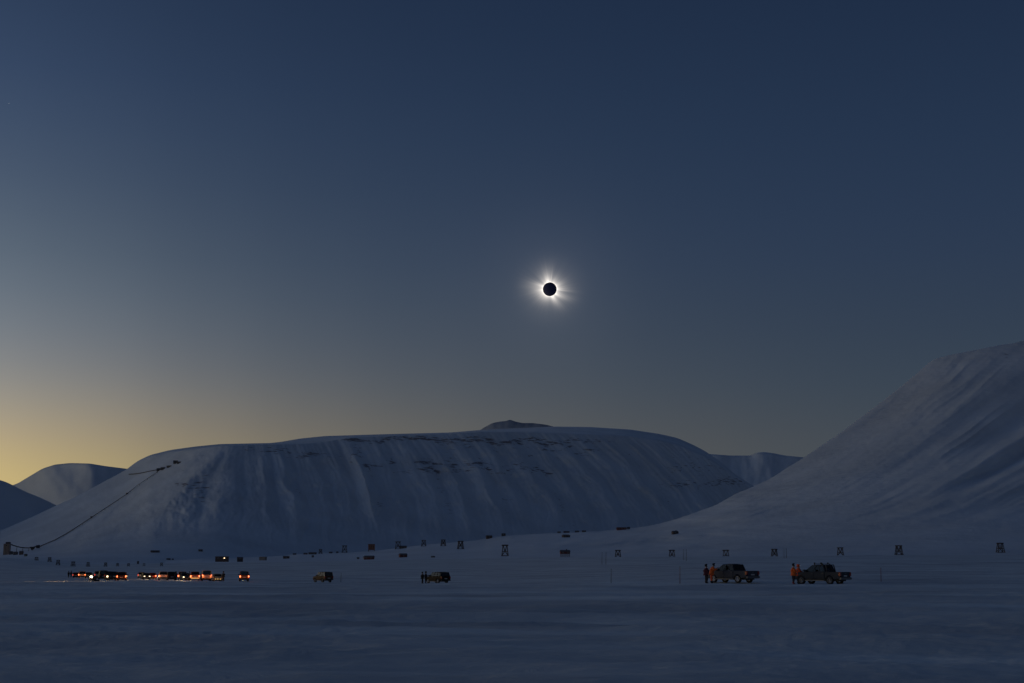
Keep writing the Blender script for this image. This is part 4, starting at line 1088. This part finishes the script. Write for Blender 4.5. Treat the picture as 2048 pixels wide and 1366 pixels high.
cabin(1130, 1113.5, 20, 8, 'red', 'red cabin raised on a row of stilts on the middle slope', stilts=5.5, rot=.15, chimney=True)
cabin(738.5, 1119, 20, 8, 'red', 'red cabin with long low roof, next to the pale annexe on the left slope', rot=-.1)
cabin(729.5, 1119, 7, 6, 'white', 'pale green-white annexe leaning against the long-roofed red cabin', rot=-.1, shed=True, name='annexe', cat='shed')
cabin(806, 1114.5, 16, 8, 'red', 'red cabin with steep dark roof, to the right of the pale annexe pair', rot=.35)
cabin(1350, 1068, 13, 6.5, 'brown', 'dark cabin alone at the foot of the right mountain slope', rot=.4, chimney=True)
cabin(1243, 1059.5, 20, 5, 'red', 'red roofline of a cabin on the crest below the mountain foot', rot=.1, roof='red')
cabin(1257, 1058.3, 6, 4.5, 'grey', 'small grey hut beside the red roofline cabin on the crest', rot=.1)
cabin(1133, 1065.3, 12, 3, 'red', 'low red hut on the crest, farther left than the grey pair', rot=.1)
cabin(1118, 1066, 7, 3, 'grey', 'small grey hut hard by the low red hut on the crest', rot=.0)
cabin(1154, 1064.5, 9, 3, 'grey', 'left dark hut of the pair lying flat on the crest', rot=.0)
cabin(1168, 1064.0, 8, 3.2, 'brown', 'right dark hut of the pair lying flat on the crest', rot=.1)
cabin(1132, 1074.5, 15, 5.5, 'brown', 'dark cabin with pale front just under the crest above the raised red cabin', rot=.5)
cabin(978, 1077, 12, 6.5, 'brown', 'maroon hut with sloping end at the shoulder of the crest', rot=.3, roof='brown')
cabin(1007, 1070.5, 8, 4, 'black', 'tiny black hut upslope of the maroon shoulder hut', rot=.2)
cabin(572.5, 1117, 13, 5, 'brown', 'dark hut with hollow front left of the crest huts', rot=.2)
cabin(625, 1108.5, 16, 4, 'brown', 'low brown hut strung on the crest beneath the tiny trestle', rot=0)
cabin(611, 1108.8, 8, 3, 'red', 'low reddish hut at the left end of the crest string', rot=0)
cabin(661.5, 1106.5, 7, 3, 'black', 'tiny black hut between the brown crest hut and the next speck', rot=.2)
cabin(674.5, 1106, 4.5, 3, 'black', 'black speck of a hut left of the silhouetted trestle', rot=.2)
cabin(625.5, 1114.5, 4.5, 4, 'black', 'black box hut below the crest string', rot=.1)
cabin(716, 1118, 5, 3.5, 'black', 'black little hut left of the pale annexe', rot=.2)
cabin(589, 1109.5, 7, 3, 'grey', 'grey hut leftmost on the rising crest line', rot=.2)
cabin(806, 1096.8, 15, 5.5, 'black', 'dark long shed with uneven roof on the crest beside a trestle', rot=.15, name='shed', cat='shed')
cabin(866, 1115, 8, 3, 'grey', 'faint grey hut half buried above the maroon car', rot=.2)

def on_mtn(px, py): return surf_depth('mountain', px, py)[0]
cabin(444, 1119.5, 26, 7, 'brown', 'long dark building with one warm lit window on the left flat', rot=.0, lit=.72, shed=True, D=1750, name='long_building', cat='building')
cabin(480, 1119.5, 12, 5.5, 'black', 'dark hut just right of the long building with the lit window', rot=.3, D=1750)
cabin(310, 1104.5, 17, 4, 'brown', 'dark slanting hut on the mountain foot above the left flat', rot=.5, D=on_mtn(310, 1104.5))
cabin(401, 1102.5, 9, 4, 'black', 'dark hut at the mountain foot above the long building', rot=.2, D=on_mtn(401, 1102.5))
cabin(337, 1119.8, 8, 3.5, 'black', 'black hut on the flat, larger of two under the slanting hut', rot=.1, D=on_mtn(337, 1119.5))
cabin(345.5, 1120, 3.5, 3, 'black', 'smallest black box beside the larger black hut on the flat', rot=.1, D=on_mtn(345, 1119.5))
cabin(276, 1126, 3.5, 4, 'black', 'tiny black box between faint trestles on the flat', rot=.1, D=1900)
cabin(526, 1116.8, 14, 3, 'grey', 'grey low strip of a shed right of the dark hut on the flat', rot=-.3, D=1850, shed=True, name='shed', cat='shed')

# ochre framed tower on the crest
D = place(743, 1102.5); k_ = D/F; x, y, z = P(743, 1102.5, D)
t = empty('loading_tower', (x, y, z), .08, 'square ochre-brown tower standing on the crest against the mountain', 'tower')
w = 13*k_; h = 13.5*k_
link('wall', box_me('wall', (-w/2, -w/2.4, h*.18), (w/2, w/2.4, h)), M['ochre'], t)
link('roof', box_me('roof', (-w/2-.4, -w/2.4-.4, h), (w/2+.4, w/2.4+.4, h+.5)), M['roof_dark'], t)
for sx in (-1, 1):
    for sy in (-1, 1): link('leg', bar_me('leg', (sx*w*.45, sy*w*.37, -2), (sx*w*.45, sy*w*.37, h*.18), .9), M['wood'], t)
for i in (-1, 0, 1): link('window', box_me('window', (i*w*.3-.5, -w/2.4-.1, h*.55), (i*w*.3+.5, -w/2.4+.05, h*.75)), M['pane'], t)

# ------------------------------------------------------------------ coal plant and conveyor on the far left
def tube_path(name, pts, w, h, m, parent):
    bm = bmesh.new()
    prev = None
    for i, p in enumerate(pts):
        p = Vector(p); d = (Vector(pts[min(i+1, len(pts)-1)])-Vector(pts[max(i-1, 0)])).normalized()
        s = d.cross(Vector((0, 0, 1))).normalized()*w/2; u = Vector((0, 0, h/2))
        r = [bm.verts.new(q_) for q_ in (p-s-u, p+s-u, p+s+u, p-s+u)]
        if prev:
            for k in range(4): bm.faces.new((prev[k], prev[(k+1)%4], r[(k+1)%4], r[k]))
        else: bm.faces.new(r[::-1])
        prev = r
    bm.faces.new(prev)
    o = link(name, mesh_of(bm, name), m, parent); return o
D0 = on_mtn(14, 1109)
kD = D0/F
def at0(px, py, D=None):
    v = P(px, py, D or D0); return Vector(v)
base0 = at0(13.5, 1109)
silo = empty('coal_silo', base0, .1, 'tall brown coal silo at the far left edge, sloping gallery at its top', 'silo')
w = 11.5*kD
link('wall', box_me('wall', (-w/2, -w/2, -5), (w/2, w/2, 21*kD), .4), M['ochre'] if False else M['concrete'], silo)
link('head_house', box_me('head_house', (-w*.2, -w*.3, 21*kD), (w*.5, w*.3, 24.5*kD)), M['black'], silo)
for i in range(4): link('rib', box_me('rib', (-w/2+w*(i+.3)/4, -w/2-.5, 0), (-w/2+w*(i+.3)/4+.8, -w/2+.02, 20.5*kD)), M['brown'], silo)
link('window', box_me('window', (-1.2, -w/2-.55, 17*kD), (1.2, -w/2+.02, 18.5*kD)), M['pane'], silo)
gal_pts = [(12, 1085.5), (18, 1087.5), (26, 1090.5), (34, 1093), (42, 1094.8), (50, 1095.6), (58, 1095.8), (66, 1094.6), (72, 1093), (78, 1090.8)]
gw = [at0(a, b, D0+i*8) for i, (a, b) in enumerate(gal_pts)]
gal = empty('conveyor_gallery', (gw[0].x, gw[0].y, gw[0].z-2), 0, 'dark enclosed gallery sagging from the silo top down to the conveyor house', 'gallery')
def rel(v): return tuple(Vector(v)-gal.location)
tube_path('gallery_duct', [rel(v) for v in gw], 2.8, 2.4, M['dark_wood'], gal)
for (a, b, c) in ((34, 1094.5, 1108), (46, 1096.5, 1106), (58, 1097, 1104), (66, 1096, 1102)):
    p0, p1 = at0(a, b, D0+30), at0(a, c, D0+30)
    lg = link('support', bar_me('support', rel(p0), rel((p1.x-3, p1.y, p1.z-3)), 1.0), M['dark_metal'], gal)
hs = empty('conveyor_house', at0(76, 1094, D0+70), .2, 'small dark house where the sagging gallery meets the hillside conveyor', 'building')
link('wall', box_me('wall', (-4.5, -3, -3), (4.5, 3, 4.0)), M['black'], hs); link('roof', box_me('roof', (-5, -3.5, 4.0), (5, 3.5, 4.7)), M['roof_dark'], hs)
link('hopper', prism_me('hopper', [(-16, -9), (-12, -9), (-6, .5), (-20, .5)], -2, 2), M['dark_wood'], hs)
for px, py, wp, hp, lab in ((22, 1109, 7, 7, 'dark block building joined close to the silo foot'), (31, 1109.5, 9, 6.5, 'low dark workshop midway along the coal plant'), (42.5, 1109.5, 8, 8, 'dark gabled shed at the right end of the coal plant'), (51.5, 1112.5, 6, 5, 'greenish pale hut just right of the coal plant')):
    cabin(px, py, wp, hp, 'green' if px > 50 else ('brown' if px > 40 else 'black'), lab, rot=.1, D=on_mtn(px, py), name='plant_building', cat='building', group='buildings of the coal plant', shed=(px < 30))

# conveyor climbing the mountainside
cpts = [(80, 1094), (86, 1091), (110, 1081), (132, 1069), (158, 1052.5), (183, 1036), (218, 1013), (254, 989), (279, 969), (300, 955), (312, 947), (322, 939.5)]
fp = []
for i in range(len(cpts)-1):
    for k in range(4):
        f_ = k/4; fp.append((cpts[i][0]*(1-f_)+cpts[i+1][0]*f_, cpts[i][1]*(1-f_)+cpts[i+1][1]*f_))
fp.append(cpts[-1])
w3 = [Vector(P(a, b-1.2, on_mtn(a, b)-4)) for a, b in fp]
dd = np.array([v.y for v in w3]); dd = np.convolve(np.pad(dd, 4, mode='edge'), np.ones(9)/9, mode='valid')
w3 = [Vector(P(a, b-1.2, dd[i]-5)) for i, (a, b) in enumerate(fp)]
cv = empty('hillside_conveyor', w3[0], 0, 'dark conveyor line climbing straight up the mountain to the old mine', 'conveyor')
rl = [tuple(v-w3[0]) for v in w3]
tube_path('belt_trough', rl, 1.9, 1.5, M['dark_wood'], cv)
for i in range(2, len(rl), 3):
    a = Vector(rl[i]); link('trestle_leg', bar_me('trestle_leg', tuple(a), tuple(a+Vector((0, 5, -7))), .9), M['dark_wood'], cv)
for a, b in ((183, 1036), (254, 989)):
    v = Vector(P(a, b-2.2, on_mtn(a, b)-8))-w3[0]
    link('drive_house', box_me('drive_house', tuple(v-Vector((2.6, 2.5, 1.8))), tuple(v+Vector((2.6, 2.5, 1.8)))), M['dark_wood'], cv)
# mine buildings on the slope
for px, py, wp, hp, lab, r_ in ((317, 941, 8, 5, 'old mine house at the top of the conveyor, lower left block', .2), (326, 938.5, 9, 4.5, 'old mine shed adjoining the conveyor head on its right', -.2), (338, 934, 9, 3.2, 'slim mine gallery shed between conveyor head and the uppermost mine house', -.4),
                               (351, 926, 9, 5.5, 'uppermost mine house high on the snowy mountain shoulder', .1), (358, 926, 8, 3, 'low wing right of the uppermost mine house', 0)):
    D = on_mtn(px, py)-6
    cabin(px, py, wp, hp, 'black', lab, rot=r_, D=D, name='mine_building', cat='building', group='old mine buildings on the mountainside', shed=(hp < 4))
pw = [(258, 948.5), (268, 948), (280, 946.5), (292, 944), (304, 941.5), (313, 940)]
pv_ = [Vector(P(a, b, on_mtn(a, b)-6)) for a, b in pw]
ss = empty('snow_shed', pv_[0], 0, 'long thin covered way running left from the mine across the slope', 'covered way')
tube_path('covered_duct', [tuple(v-pv_[0]) for v in pv_], 3, 2.4, M['dark_wood'], ss)
for i in range(1, len(pv_)): a = pv_[i]-pv_[0]; link('post', bar_me('post', tuple(a), tuple(a+Vector((0, 4, -6))), .8), M['dark_wood'], ss)
